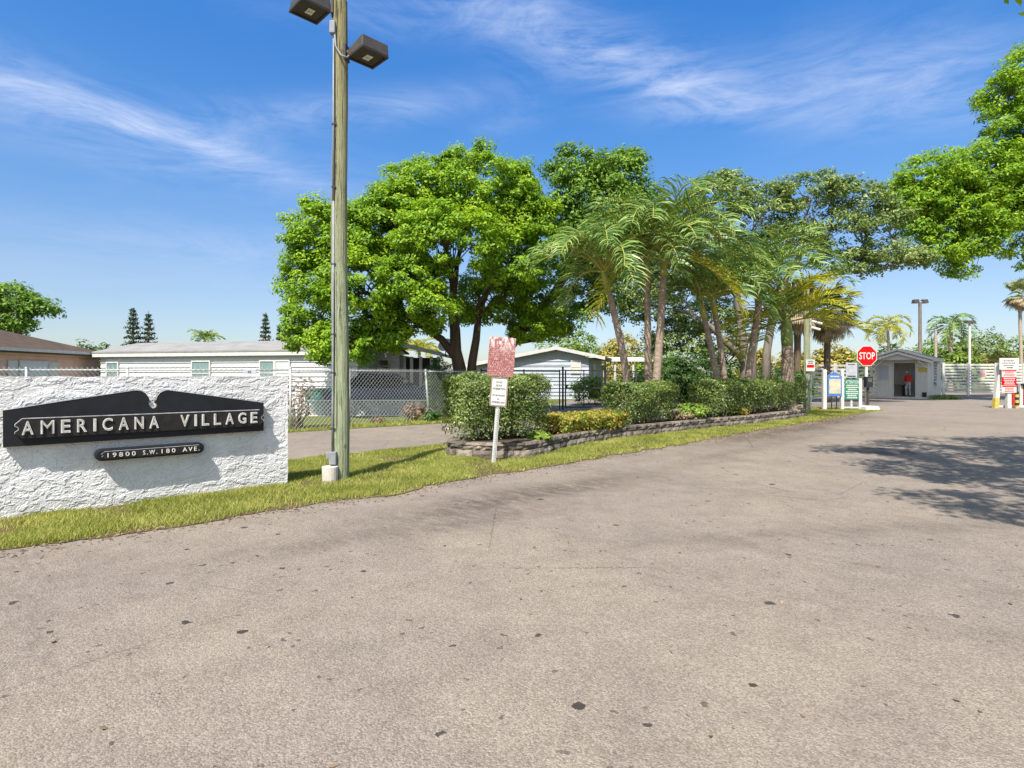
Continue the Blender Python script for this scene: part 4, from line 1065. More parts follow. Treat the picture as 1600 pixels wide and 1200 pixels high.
def pink_house():
    X, Y0, Y1, E = -19.75, 14.0, 27.4, 2.55
    root = thing('pink_house', 'pink sided house with a brown hip roof behind the stucco wall', 'house', (X, 22, 0))
    fr, L = frame((X, Y0), (X, Y1)) ; n = fr(0, 0, 1)
    if n[0] < X: fr, L = frame((X, Y1), (X, Y0))
    S = (lambda y: y-Y0) if fr(0, 0)[1] == Y0 else (lambda y: Y1-y)
    mb = MB(); siding(mb, fr, 0, L, 0, E-.22, .01, .2, .045); mb.obox(fr, 0, L, 0, E-.05, -.15, -.001)
    f2, L2 = frame((X, Y1), (X-7, Y1)); 
    if f2(0, 0, 1)[1] < Y1: f2, L2 = frame((X-7, Y1), (X, Y1))
    mb.obox(f2, 0, L2, 0, E-.05, -.15, 0.0); mb.build('wall', MT['pink_siding'], root)
    tr = MB(); tr.obox(fr, -.05, L+.05, E-.20, E-.02, .03, .16); tr.obox(fr, S(Y1)-.05, S(Y1)+.05, 0, E-.2, .03, .07); tr.build('fascia', MT['pink_trim'], root)
    gt = MB(); gt.obox(fr, -.1, L+.25, E-.06, E+.06, .36, .47); gt.build('gutter', MT['white'], root)
    ov = .42; a, b = X+ov, X-7-ov; m = (a+b)/2; hz = E+.02+(a-m)*.33
    v = [(a, Y0-6, E+.02), (a, Y1+ov, E+.02), (b, Y1+ov, E+.02), (b, Y0-6, E+.02), (m, Y0-6, hz), (m, Y1+ov-(a-m)*1.0, hz)]
    v2 = [(x, y, z-.14) for x, y, z in v]
    rf = MB(); rf.add(v+v2, [(0,1,5,4), (1,2,5), (2,3,4,5), (0,6,7,1), (1,7,8,2), (2,8,9,3), (6,9,8,7)]); rf.build('roof', MT['roof_brown'], root)
    for y0, y1 in ((23.05, 24.45), (18.9, 20.5)):
        a, b = sorted((S(y0), S(y1)))
        window(root, fr, a, b, 1.02, 2.08, MT['white'], MT['blind'])
        for s in (a-.56, b+.10):
            sh = MB(); sh.obox(fr, s, s+.44, .98, 2.12, .05, .09); sh.build('shutter', MT['white'], root)
    an = MB()
    for z in (3.55, 3.75): an.tube([(-22.5, 22.9, z), (-21.6, 22.9, z)], .022, 5)
    for x in (-22.35, -21.75): an.tube([(x, 22.9, 3.1), (x, 22.9, 3.9)], .022, 5)
    an.build('roof_rack', MT['white'], root)
pink_house()

def white_home():
    p, q = (-18.9, 26.5), (-6.3, 23.5); E = 2.62
    root = thing('mobile_home', 'long white sided mobile home with a low grey roof behind the fence', 'house', (-12.6, 25, 0))
    fr, L = frame(p, q); 
    mb = MB(); siding(mb, fr, 0, L, .1, E-.12, .0, .2, .05); mb.obox(fr, 0, L, 0, E-.05, -.2, -.001)
    D = 4.4; mb.obox(fr, 0, .2, 0, E-.05, -D, -.201); mb.obox(fr, L-.2, L, 0, E-.05, -D, -.201); mb.build('wall', MT['white_siding'], root)
    ov = .25; rz = 3.16
    v = [fr(-ov, E, ov), fr(L+ov, E, ov), fr(L+ov, rz, -D/2), fr(-ov, rz, -D/2), fr(L+ov, E, -D-ov), fr(-ov, E, -D-ov)]
    lo = [(x, y, z-.07) for x, y, z in v]
    rf = MB(); rf.add(v+lo, [(0,1,2,3), (3,2,4,5), (0,6,7,1), (1,7,8,2), (2,8,10,4), (5,11,9,3), (3,9,6,0), (4,10,11,5), (6,9,8,7), (9,11,10,8)]); rf.build('roof', MT['roof_grey'], root)
    gb = MB(); e2 = E-.08
    gb.add([fr(0.02, e2, -.02), fr(.02, e2, -D), fr(.02, rz-.09, -D/2)], [(0,1,2)]); gb.add([fr(L-.02, e2, -.02), fr(L-.02, e2, -D), fr(L-.02, rz-.09, -D/2)], [(0,1,2)]); gb.build('gable', MT['white_siding'], root)
    fa = MB(); fa.obox(fr, -ov, L+ov, E-.24, E-.07, .18, .23); fa.build('fascia', MT['white'], root)
    def sof(px): 
        dx = (px-CX)/F; w = ((q[0]-p[0])/L, (q[1]-p[1])/L)
        return (dx*p[1]-p[0])/(w[0]-dx*w[1])
    for a, b, z0, z1, m in ((170, 186, 1.35, 2.1, 'curtain'), (303, 329, 1.1, 2.13, 'curtain'), (409, 429, 1.15, 2.13, 'curtain'), (433, 453, 1.15, 2.13, 'blind')):
        window(root, fr, sof(a), sof(b), z0, z1, MT['white'], MT[m], .075)
white_home()

def porch_cottage():
    Y = 25.3; x0, x1 = SX(560, Y), SX(624, Y); E = 2.45
    root = thing('white_cottage', 'white sided house with a gabled porch and dark doorway behind the big tree', 'house', (x1, Y, 0))
    fr, L = frame((x0, Y), (x1, Y)); mb = MB()
    siding(mb, fr, 0, L, 0, E, 0, .18, .045); 
    apex = SX(603, Y)-x0
    gable_siding(mb, fr, [(E, 0.0, L+.35), (3.0, apex-.55, apex+.05)], .18, .045)
    mb.obox(fr, 0, L, 0, E, -.15, -.001)
    f2, L2 = frame((x1+.02, Y), (x1+.02, Y+4)); mb.obox(f2, 0.0, L2, 0, E, -.12, 0)
    mb.build('wall', MT['white_siding'], root)
    rf = MB()
    v = [(x0-.3, Y-.3, E+.08), (x0+apex, Y-.3, 3.14), (x1+1.9, Y-.3, 2.52), (x0-.3, Y+6, E+.08), (x0+apex, Y+6, 3.14), (x1+1.9, Y+6, 2.52)]
    rf.add(v+[(x, y, z-.12) for x, y, z in v], [(0,1,4,3), (1,2,5,4), (0,6,7,1), (1,7,8,2), (2,8,11,5), (6,9,10,7), (7,10,11,8), (0,3,9,6), (3,4,10,9), (4,5,11,10)]); rf.build('roof', MT['roof_grey'], root)
    fa = MB(); fa.hexa([(x0+apex, Y-.34, 2.96), (x1+1.9, Y-.34, 2.36), (x1+1.9, Y-.305, 2.36), (x0+apex, Y-.305, 2.96)], [(x0+apex, Y-.34, 3.16), (x1+1.9, Y-.34, 2.55), (x1+1.9, Y-.305, 2.55), (x0+apex, Y-.305, 3.16)]); fa.build('fascia', MT['white'], root)
    window(root, fr, SX(593, Y)-x0, SX(607, Y)-x0, 1.7, 2.2, MT['white'], MT['glass'], .07)
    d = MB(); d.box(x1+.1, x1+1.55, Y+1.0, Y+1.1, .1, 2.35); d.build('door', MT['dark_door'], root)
    for x in (x1+.55, x1+.95, x1+1.42, x1+1.72):
        p_ = MB(); p_.box(x-.06, x+.06, Y-.12, Y, 0, 2.36); p_.build('porch_post', MT['white'], root)
    b = MB(); b.tube([(x1+2.05, Y-.1, 2.35), (x1+2.05, Y-.1, 2.72)], .025, 6); b.build('dish_mast', MT['dark_metal'], root)
    c = MB(); cc = Vector((x1+2.05, Y-.2, 2.85)); nn = Vector((-.3, -.8, .5)).normalized(); u = nn.orthogonal().normalized(); w = nn.cross(u)
    ring = lambda r, h: [tuple(cc+(u*math.cos(a)+w*math.sin(a))*r+nn*h) for a in [i*math.pi/8 for i in range(16)]]
    A0, A1, A2 = ring(.33, .05), ring(.2, .01), ring(.02, 0); c.add(A0+A1+A2, [(i, (i+1) % 16, (i+1) % 16+16, i+16) for i in range(16)]+[(i+16, (i+1) % 16+16, (i+1) % 16+32, i+32) for i in range(16)])
    c.build('dish', MT['sign_grey'], root)
porch_cottage()

def grey_house():
    Y = 38.0; x0, x1 = SX(742, Y), SX(920, Y); E = 2.72; ax = SX(868, Y)-x0
    root = thing('grey_house', 'pale blue grey sided house with a shallow gable seen beyond the driveway', 'house', (x1, Y, 0))
    fr, L = frame((x0, Y), (x1, Y)); mb = MB(); E0 = 2.25
    siding(mb, fr, 0, L, 0, E0, 0, .24, .06); gable_siding(mb, fr, [(E0, 0, L), (E, 1.6, L), (3.3, ax-.6, ax+.5)], .24, .06)
    mb.obox(fr, 0, L, 0, E0, -.2, -.001); f2, L2 = frame((x1, Y), (x1+1.6, Y+5)); siding(mb, f2, .05, L2, 0, E, 0, .24, .06); mb.obox(f2, .05, L2, 0, E, -.2, -.001)
    mb.build('wall', MT['grey_siding'], root)
    rf = MB(); dx, dy = 1.9, 6
    v = [(x0-.6, Y-.4, E0+.02), (x0+ax, Y-.4, 3.44), (x1+1.0, Y-.4, 2.78), (x0-.6+dx, Y+dy, E0+.02), (x0+ax+dx, Y+dy, 3.44), (x1+1.0+dx, Y+dy, 2.78)]
    rf.add(v+[(x, y, z-.14) for x, y, z in v], [(0,1,4,3), (1,2,5,4), (0,6,7,1), (1,7,8,2), (2,8,11,5), (6,9,10,7), (7,10,11,8), (0,3,9,6), (3,4,10,9), (4,5,11,10)]); rf.build('roof', MT['roof_grey'], root)
    fa = MB()
    for a, b in ((v[0], v[1]), (v[1], v[2])): fa.hexa([(a[0], a[1]-.06, a[2]-.2), (b[0], b[1]-.06, b[2]-.2), (b[0], b[1]-.003, b[2]-.2), (a[0], a[1]-.003, a[2]-.2)], [(a[0], a[1]-.06, a[2]+.02), (b[0], b[1]-.06, b[2]+.02), (b[0], b[1]-.003, b[2]+.02), (a[0], a[1]-.003, a[2]+.02)])
    fa.build('fascia', MT['white'], root)
    window(root, fr, SX(893, Y)-x0, SX(906, Y)-x0, 1.75, 2.5, MT['white'], MT['white'], .085)
    window(root, f2, 1.2, 2.2, 1.2, 2.3, MT['white'], MT['blind'], .085)
    cp = MB(); y1 = Y+4; cp.hexa([(x1+.9, y1-1, 2.55), (x1+5.0, y1-1, 2.55), (x1+5.0, y1+3, 2.85), (x1+.9, y1+3, 2.85)], [(x1+.9, y1-1, 2.68), (x1+5.0, y1-1, 2.68), (x1+5.0, y1+3, 3.0), (x1+.9, y1+3, 3.0)]); cp.build('carport_roof', MT['white'], root)
    for x in (1.6, 2.3, 3.6, 4.8):
        k = MB(); k.box(x1+x-.07, x1+x+.07, y1-.85, y1-.7, 0, 2.548); k.build('carport_post', MT['white'], root)
    br = MB(); br.tube([(x1+1.62, y1-.78, 1.5), (x1+2.3, y1-.78, 2.5)], .05, 6); br.build('brace', MT['white'], root)
grey_house()

def lattice():
    fr, L = frame((SX(428, 21.7), 21.7), (SX(690, 21.9), 21.9)); H = .56
    root = thing('lattice_fence', 'low white diagonal lattice fence at the foot of the mobile home', 'fence', fr(0, 0))
    mb = MB(); sp = .15; n = int((L+H)/sp); w = .022
    for fam in (1, -1):
        for i in range(1, n):
            c = i*sp; a = (max(0, c-H), min(H, c)); b = (min(L, c), max(0, c-L))
            if fam < 0: a, b = (L-a[0], a[1]), (L-b[0], b[1])
            o = .006*fam; dz = w*1.2
            if abs(a[0]-b[0]) < .05: continue
            mb.hexa([fr(a[0], a[1]-dz, o-.004), fr(b[0], b[1]-dz, o-.004), fr(b[0], b[1]-dz, o+.004), fr(a[0], a[1]-dz, o+.004)], [fr(a[0], a[1]+dz, o-.004), fr(b[0], b[1]+dz, o-.004), fr(b[0], b[1]+dz, o+.004), fr(a[0], a[1]+dz, o+.004)])
    mb.build('lattice_panel', MT['white'], root)
    r = MB(); r.obox(fr, 0, L, H, H+.05, -.03, .03); r.obox(fr, 0, L, -.0, .04, .012, .035); r.build('rail', MT['white'], root)
lattice()
mb = MB(); fr, L = frame((SX(476, 22.6), 22.6), (SX(520, 22.7), 22.7)); root = thing('storage_box', 'teal garden storage box behind the white lattice', 'box', fr(L/2, 0))
mb.obox(fr, 0, L, .05, .95, -.5, 0); mb.build('box_body', MT['teal'], root, bevel=.02); mb = MB(); mb.obox(fr, -.03, L+.03, .951, 1.03, -.54, .04); mb.build('lid', MT['teal'], root, bevel=.02)

def car():
    Y = 22.9; xc = SX(604, Y); root = thing('parked_car', 'dark blue car parked beyond the lattice fence beside the porch', 'car', (xc, Y, 0)); W = .86
    fr = lambda s, z, o=0.0: (xc+s*.98, Y+o, z*1.12)
    side = [(-2.2,.34), (2.2,.34), (2.25,.62), (2.15,.86), (1.2,.98), (-1.35,1.0), (-2.1,.93), (-2.25,.65)]
    mb = MB(); mb.prism(side, fr, -W, W); mb.build('body', MT['car_paint'], root, bevel=.06)
    cab = [(-1.75,.97), (1.15,.97), (.35,1.42), (-.95,1.44)]; k = .12
    cb = MB(); cb.hexa([fr(-1.75,.96,-W+.05), fr(1.15,.96,-W+.05), fr(1.15,.96,W-.05), fr(-1.75,.96,W-.05)], [fr(-.95,1.40,-W+.22), fr(.35,1.40,-W+.22), fr(.35,1.40,W-.22), fr(-.95,1.40,W-.22)]); cb.build('windows', MT['car_glass'], root, bevel=.03)
    rf = MB(); rf.hexa([fr(-1.02,1.39,-W+.19), fr(.42,1.39,-W+.19), fr(.42,1.39,W-.19), fr(-1.02,1.39,W-.19)], [fr(-.9,1.46,-W+.26), fr(.3,1.46,-W+.26), fr(.3,1.46,W-.26), fr(-.9,1.46,W-.26)]); rf.build('roof', MT['car_paint'], root, bevel=.03)
    for s in (-1.4, 1.4):
        for o in (-W+.02, W-.2):
            w = MB(); w.tube([fr(s, .32, o-.04), fr(s, .32, o+.2)], .32, 20); t = w.build('wheel', MT['tyre'], root)
            w = MB(); w.tube([fr(s, .32, o-.05), fr(s, .32, o+.21)], .19, 14); w.build('rim', MT['steel'], t)
    for s in (2.2, -2.2):
        for o in (-W+.18, W-.18): h = MB(); h.box(xc+s-.06, xc+s+.06, Y+o-.14, Y+o+.14, .68, .8); h.build('headlight' if s > 0 else 'tail_light', MT['blind'] if s > 0 else MT['sign_red'], root)
car()

# ================================================================== gatehouse with its guard
def gatehouse():
    px0 = P(1403, 622.5); root = thing('gatehouse', 'small grey gatehouse with a gabled porch and an open doorway', 'building', (px0[0], px0[1], 0), rotz=R(-46))
    def B(name, boxes, m, parent=root, bevel=0.0):
        k = MB(); [k.box(*b) for b in boxes]; return k.build(name, m, parent, local=True, bevel=bevel)
    yf, yb = .85, 3.1
    B('floor', [(-1.85, 2.0, 0, yb+.1, 0, .10)], MT['concrete'])
    B('wall', [(-1.6, -.43, yf, yf+.1, .10, 2.72), (.82, 1.72, yf, yf+.1, .10, 2.72), (-.43, .82, yf, yf+.1, 2.42, 2.72),
               (-1.6, -1.5, yf+.1, yb, .10, 2.72), (1.62, 1.72, yf+.1, 1.55, .10, 2.72), (1.62, 1.72, 2.45, yb, .10, 2.72), (1.62, 1.72, 1.55, 2.45, .10, 1.15), (1.62, 1.72, 1.55, 2.45, 2.5, 2.72),
               (-1.5, .05, yb-.1, yb, .10, 2.72), (.9, 1.62, yb-.1, yb, .10, 2.72), (.05, .9, yb-.1, yb, .10, 1.25), (.05, .9, yb-.1, yb, 2.1, 2.72)], MT['gate_wall'])
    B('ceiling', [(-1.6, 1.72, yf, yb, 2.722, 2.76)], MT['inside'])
    B('door_frame', [(-.50, -.43, yf-.03, yf, .10, 2.5), (.82, .89, yf-.03, yf, .10, 2.5), (-.43, .82, yf-.03, yf, 2.42, 2.5)], MT['gate_grey'])
    w = B('window', [(-1.42, -1.34, yf-.04, yf, 1.2, 2.3), (-.74, -.66, yf-.04, yf, 1.2, 2.3), (-1.34, -.74, yf-.04, yf, 2.22, 2.3), (-1.34, -.74, yf-.04, yf, 1.2, 1.27)], MT['gate_grey'])
    B('pane', [(-1.34, -.74, yf-.02, yf-.001, 1.27, 2.22)], MT['sign_grey'], w)
    w = B('window', [(1.721, 1.76, 1.5, 1.55, 1.1, 2.55), (1.721, 1.76, 2.45, 2.5, 1.1, 2.55)], MT['white'])
    k = MB()
    for i in range(7): z = 1.2+.19*i; k.hexa([(1.66, 1.55, z), (1.80, 1.55, z-.07), (1.80, 2.45, z-.07), (1.66, 2.45, z)], [(1.66, 1.55, z+.02), (1.80, 1.55, z-.05), (1.80, 2.45, z-.05), (1.66, 2.45, z+.02)])
    k.build('louvre', MT['white'], w, local=True)
    w = B('window', [(.05, .9, yb-.13, yb-.1, 1.22, 1.26), (.05, .9, yb-.13, yb-.1, 2.09, 2.14)], MT['white']); B('pane', [(.05, .9, yb-.06, yb-.05, 1.251, 2.099)], MT['blind'], w)
    for x in (-1.62, 1.72): B('porch_post', [(x-.07, x+.07, .12, .26, .10, 2.62)], MT['gate_grey'])
    for s, x in ((1, -1.55), (-1, 1.65)):
        k = MB(); k.hexa([(x, .15, 2.05), (x+s*.07, .15, 2.05), (x+s*.07, .23, 2.05), (x, .23, 2.05)], [(x+s*.55, .15, 2.6), (x+s*.64, .15, 2.6), (x+s*.64, .23, 2.6), (x+s*.55, .23, 2.6)]); k.build('bracket', MT['gate_grey'], root, local=True)
    B('porch_beam', [(-1.75, 1.85, .10, .28, 2.621, 2.80)], MT['gate_grey'])
    ap, ex, ez, az_ = .0, 2.12, 2.70, 3.38; L0, L1 = ap-ex, ap+1.98; Y0, Y1 = -.15, yb+.08
    k = MB(); v = [(L0, Y0, ez), (ap, Y0, az_), (L1, Y0, ez), (L0, Y1, ez), (ap, Y1, az_), (L1, Y1, ez)]
    k.add(v+[(x, y, z-.09) for x, y, z in v], [(0,1,4,3), (1,2,5,4), (0,6,7,1), (1,7,8,2), (2,8,11,5), (6,9,10,7), (7,10,11,8), (0,3,9,6), (3,4,10,9), (4,5,11,10)]); k.build('roof', MT['roof_grey'], root, local=True)
    k = MB()
    for a, b in ((v[0], v[1]), (v[1], v[2])):
        k.hexa([(a[0], Y0-.05, a[2]-.13), (b[0], Y0-.05, b[2]-.13), (b[0], Y0-.003, b[2]-.13), (a[0], Y0-.003, a[2]-.13)], [(a[0], Y0-.05, a[2]+.03), (b[0], Y0-.05, b[2]+.03), (b[0], Y0-.003, b[2]+.03), (a[0], Y0-.003, a[2]+.03)])
        k.hexa([(a[0], Y0+.02, a[2]-.36), (b[0], Y0+.02, b[2]-.36), (b[0], Y0+.07, b[2]-.36), (a[0], Y0+.07, a[2]-.36)], [(a[0], Y0+.02, a[2]-.21), (b[0], Y0+.02, b[2]-.21), (b[0], Y0+.07, b[2]-.21), (a[0], Y0+.07, a[2]-.21)])
    k.build('bargeboard', MT['white'], root, local=True)
    B('fascia', [(L1+.003, L1+.05, Y0, Y1, ez-.2, ez+.02), (L0-.05, L0-.003, Y0, Y1, ez-.2, ez+.02)], MT['gate_grey'])
    k = MB(); k.add([(-1.5, .12, 2.80), (1.5, .12, 2.80), (0, .12, 3.3), (-1.5, .2, 2.80), (1.5, .2, 2.80), (0, .2, 3.3)], [(0,1,2), (5,4,3)]); k.build('gable', MT['gate_grey'], root, local=True)
    B('yellow_sign', [(.98, 1.48, yf-.012, yf-.002, 1.78, 2.1)], MT['sign_yellow'])
    B('desk', [(-1.4, -.1, 1.9, 2.5, .86, .92), (-1.35, -1.28, 1.95, 2.45, .10, .86), (-.2, -.13, 1.95, 2.45, .10, .86)], MT['inside'])
    B('letter_slot', [(1.2, 1.45, yf-.05, yf-.001, .12, .42)], MT['dark_metal'])
    # awning flap and shelf on the lane side
    k = MB(); k.hexa([(1.76, 1.5, 1.12), (2.05, 1.5, .95), (2.05, 2.4, .95), (1.76, 2.4, 1.12)], [(1.76, 1.5, 1.16), (2.05, 1.5, .99), (2.05, 2.4, .99), (1.76, 2.4, 1.16)]); k.build('shelf', MT['white'], root, local=True)
    return root
GH = gatehouse(); 
GM = Matrix.Translation(GH.location) @ Matrix.Rotation(R(-46), 4, 'Z')

def person():
    """the guard: standing in the doorway turned half away, one arm forward to the desk, head bowed"""
    base = GM @ Vector((.36, 1.28, .10))
    root = thing('person', 'person in red shirt, grey trousers and pale cap standing in the gatehouse doorway', 'person', base, rotz=R(-46+150))
    j = {'pelvis': (0,0,.95), 'waist': (0,.0,1.08), 'chest': (0,.05,1.28), 'collar': (0,.07,1.44), 'neck': (0,.10,1.51), 'head': (0,.16,1.60), 'crown': (0,.17,1.71), 'chin': (0,.235,1.575),
         'hipL': (-.10,0,.90), 'kneeL': (-.115,.06,.50), 'ankL': (-.125,-.03,.09), 'toeL': (-.14,.14,.035), 'hipR': (.10,0,.90), 'kneeR': (.13,.10,.51), 'ankR': (.14,.03,.09), 'toeR': (.16,.20,.035),
         'shL': (-.19,.06,1.41), 'elL': (-.25,.08,1.13), 'wrL': (-.20,.27,1.02), 'shR': (.19,.06,1.41), 'elR': (.25,.02,1.12), 'wrR': (.23,.17,.93)}
    rad = {'pelvis': .15, 'waist': .135, 'chest': .165, 'collar': .10, 'neck': .055, 'head': .085, 'crown': .06, 'chin': .05, 'hipL': .095, 'kneeL': .065, 'ankL': .045, 'toeL': .035, 'hipR': .095, 'kneeR': .065, 'ankR': .045, 'toeR': .035,
           'shL': .07, 'elL': .048, 'wrL': .03, 'shR': .07, 'elR': .048, 'wrR': .03}
    E = [('pelvis','waist'), ('waist','chest'), ('chest','collar'), ('collar','neck'), ('neck','head'), ('head','crown'), ('head','chin'), ('pelvis','hipL'), ('hipL','kneeL'), ('kneeL','ankL'), ('ankL','toeL'),
         ('pelvis','hipR'), ('hipR','kneeR'), ('kneeR','ankR'), ('ankR','toeR'), ('collar','shL'), ('shL','elL'), ('elL','wrL'), ('collar','shR'), ('shR','elR'), ('elR','wrR')]
    for s, w, d in (('L', (-.20,.27,1.02), Vector((.15,.95,-.3)).normalized()), ('R', (.23,.17,.93), Vector((0,.6,-.8)).normalized())):
        up = Vector((0,.3,.95)).normalized(); sd_ = d.cross(up).normalized(); pm = Vector(w)+d*.07; j['palm'+s] = tuple(pm); rad['palm'+s] = .028; E.append(('wr'+s, 'palm'+s))
        for i, (off, ln) in enumerate(((-.030,.068), (-.011,.078), (.011,.072), (.030,.056))):
            a = pm+sd_*off+d*.03; b = a+d*ln*.5; c = b+(d*.7+Vector((0,0,-.7)))*ln*.5
            for nm, q in (('a', a), ('b', b), ('c', c)): j[f'f{s}{i}{nm}'] = tuple(q); rad[f'f{s}{i}{nm}'] = .009
            E += [('palm'+s, f'f{s}{i}a'), (f'f{s}{i}a', f'f{s}{i}b'), (f'f{s}{i}b', f'f{s}{i}c')]
        t0 = Vector(w)+d*.035+sd_*(-.03 if s == 'L' else .03); t1 = t0+(d*.6+sd_*(-.8 if s == 'L' else .8)).normalized()*.05
        j['t'+s+'a'], j['t'+s+'b'] = tuple(t0), tuple(t1); rad['t'+s+'a'] = .011; rad['t'+s+'b'] = .009; E += [('wr'+s, 't'+s+'a'), ('t'+s+'a', 't'+s+'b')]
    names = list(j); idx = {n: i for i, n in enumerate(names)}
    me = bpy.data.meshes.new('body'); me.from_pydata([j[n] for n in names], [(idx[a], idx[b]) for a, b in E], [])
    ob = bpy.data.objects.new('body_rig', me); COL.objects.link(ob)
    sk = ob.modifiers.new('skin', 'SKIN'); sk.use_smooth_shade = True; ob.modifiers.new('sub', 'SUBSURF').levels = 1
    if not me.skin_vertices: 
        pass
    for n in names: 
        v = me.skin_vertices[0].data[idx[n]]; r = rad[n]; v.radius = (r*1.25, r) if n in ('chest', 'pelvis', 'waist') else (r, r); v.use_root = (n == 'pelvis')
    dg = bpy.context.evaluated_depsgraph_get(); dg.update()
    bm_ = bpy.data.meshes.new_from_object(ob.evaluated_get(dg)); bpy.data.objects.remove(ob)
    for m in ('skin', 'shirt', 'trousers', 'dark_metal'): bm_.materials.append(MT[m])
    for p in bm_.polygons:
        c = p.center; arm = abs(c.x) > .17 and c.z < 1.3
        if c.z < .085: k = 3
        elif c.z < 1.0 and not (arm and abs(c.x) > .185): k = 2
        elif c.z > 1.475: k = 0
        elif arm and (c.y > .20 or c.z < 1.0): k = 0
        else: k = 1
        p.material_index = k; p.use_smooth = True
    b = bpy.data.objects.new('body', bm_); COL.objects.link(b); b.parent = root
    # face, ears, cap and hair
    hc = Vector((0, .165, 1.635))
    def ell(c, r, zlo=-2, n=14):
        mb = MB(); rows = 9
        for i in range(rows+1):
            ph = max(zlo, -math.pi/2) + (math.pi/2-max(zlo, -math.pi/2))*i/rows
            for k in range(n): th = 2*math.pi*k/n; mb.v.append((c[0]+r[0]*math.cos(ph)*math.cos(th), c[1]+r[1]*math.cos(ph)*math.sin(th), c[2]+r[2]*math.sin(ph)))
        for i in range(rows):
            for k in range(n): mb.f.append((i*n+k, i*n+(k+1) % n, (i+1)*n+(k+1) % n, (i+1)*n+k))
        return mb
    ell(hc+Vector((0,-.01,.045)), (.096,.108,.075), -.15).build('cap', MT['cap'], root, local=True, smooth=True)
    k = MB(); k.hexa([(-.07,.25,1.655), (.07,.25,1.655), (.05,.335,1.635), (-.05,.335,1.635)], [(-.07,.25,1.667), (.07,.25,1.667), (.05,.335,1.645), (-.05,.335,1.645)]); k.build('cap_brim', MT['cap'], root, local=True)
    ell(hc+Vector((0,-.035,-.01)), (.09,.075,.075)).build('hair', MT['hair'], root, local=True, smooth=True)
    f = MB(); f.add([(-.014,.243,1.60), (.014,.243,1.60), (0,.272,1.603), (0,.248,1.64)], [(0,1,2), (1,3,2), (3,0,2)]); f.build('nose', MT['skin'], root, local=True)
    for x in (-.034, .034): ell((x,.240,1.637), (.012,.008,.008)).build('eye', MT['sign_black'], root, local=True)
    ell((0,.252,1.575), (.024,.008,.006)).build('mouth', MT['pink_siding'], root, local=True)
    for x in (-.09, .09): ell((x,.16,1.62), (.012,.022,.032)).build('ear', MT['skin'], root, local=True)
person()

# ================================================================== notice boards and stop sign before the gatehouse
YS = 25.5
def zz(py, Y=YS): return SZ(py, Y)
def post_box(mb, px0, px1, py0, py1, Y, d=.1): mb.box(SX(px0, Y), SX(px1, Y), Y, Y+d, max(zz(py1, Y), -.03), zz(py0, Y))
def flat(Y): return lambda s, z, o=0.0: (s, Y-o, z)

root = thing('notice_board', 'blue arched notice board between two white posts', 'notice board', (SX(1303, YS), YS, 0))
for a, b, top in ((1286.5, 1292.0, 580), (1314.5, 1319, 579)):
    m = MB(); post_box(m, a, b, top, 642, YS-.05, .13); m.add([(SX(a, YS), YS-.05, zz(top)), (SX(b, YS), YS-.05, zz(top)), (SX(b, YS), YS+.08, zz(top)), (SX(a, YS), YS+.08, zz(top)), ((SX(a, YS)+SX(b, YS))/2, YS, zz(top)+.1)], [(0,1,4), (1,2,4), (2,3,4), (3,0,4)]); m.build('post', MT['white'], root)
fr = flat(YS); s0, s1 = SX(1292.2, YS), SX(1314.3, YS); sm = (s0+s1)/2; w = s1-s0
m = MB(); m.prism([(s0, zz(619)), (s1, zz(619)), (s1, zz(588)), (sm+w*.25, zz(584)), (sm, zz(581.5)), (sm-w*.25, zz(584)), (s0, zz(588))], fr, -.05, .06); bd = m.build('board', MT['sign_blue'], root)
m = MB(); m.prism([(s0+.06, zz(615)), (s1-.06, zz(615)), (s1-.06, zz(592)), (s0+.06, zz(592))], fr, .061, .07); m.build('paper_panel', MT['paper'], bd)
m = MB(); bars(m, fr, s0+.1, s1-.1, zz(589.5), zz(587), 1, .061, .8, 4); m.build('lettering', MT['sign_white'], bd)
m = MB(); m.tube([(s0+.2, YS, zz(619)), (s0+.2, YS, 0)], .025, 6); m.tube([(s0+.42, YS, zz(619)), (s0+.42, YS, 0)], .025, 6); m.build('leg', MT['dark_metal'], root)

root = thing('attention_sign', 'green attention sign with white lettering on a white post, beside the blue notice board', 'sign', (SX(1332, YS), YS, 0))
m = MB(); post_box(m, 1342.3, 1347, 591, 642, YS-.05, .13); m.build('post', MT['white'], root)
m = MB(); post_box(m, 1329, 1332, 624.3, 636, YS, .08); m.box(SX(1319, YS), SX(1342, YS), YS+.01, YS+.06, zz(638), zz(635.5)); m.build('support', MT['white'], root)
s0, s1 = SX(1319.3, YS), SX(1342, YS)
m = MB(); m.box(s0, s1, YS-.04, YS-.015, zz(624), zz(592.5)); bd = m.build('board', MT['sign_green'], root)
m = MB(); fr = flat(YS-.04); put_text(m, 'ATTENTION', fr, s0+.03, s1-.03, zz(599.5), zz(594.3), 0, .006, .006); bars(m, fr, s0+.04, s1-.04, zz(623), zz(600.5), 7, 0, .55, 7); m.build('lettering', MT['sign_white'], bd)

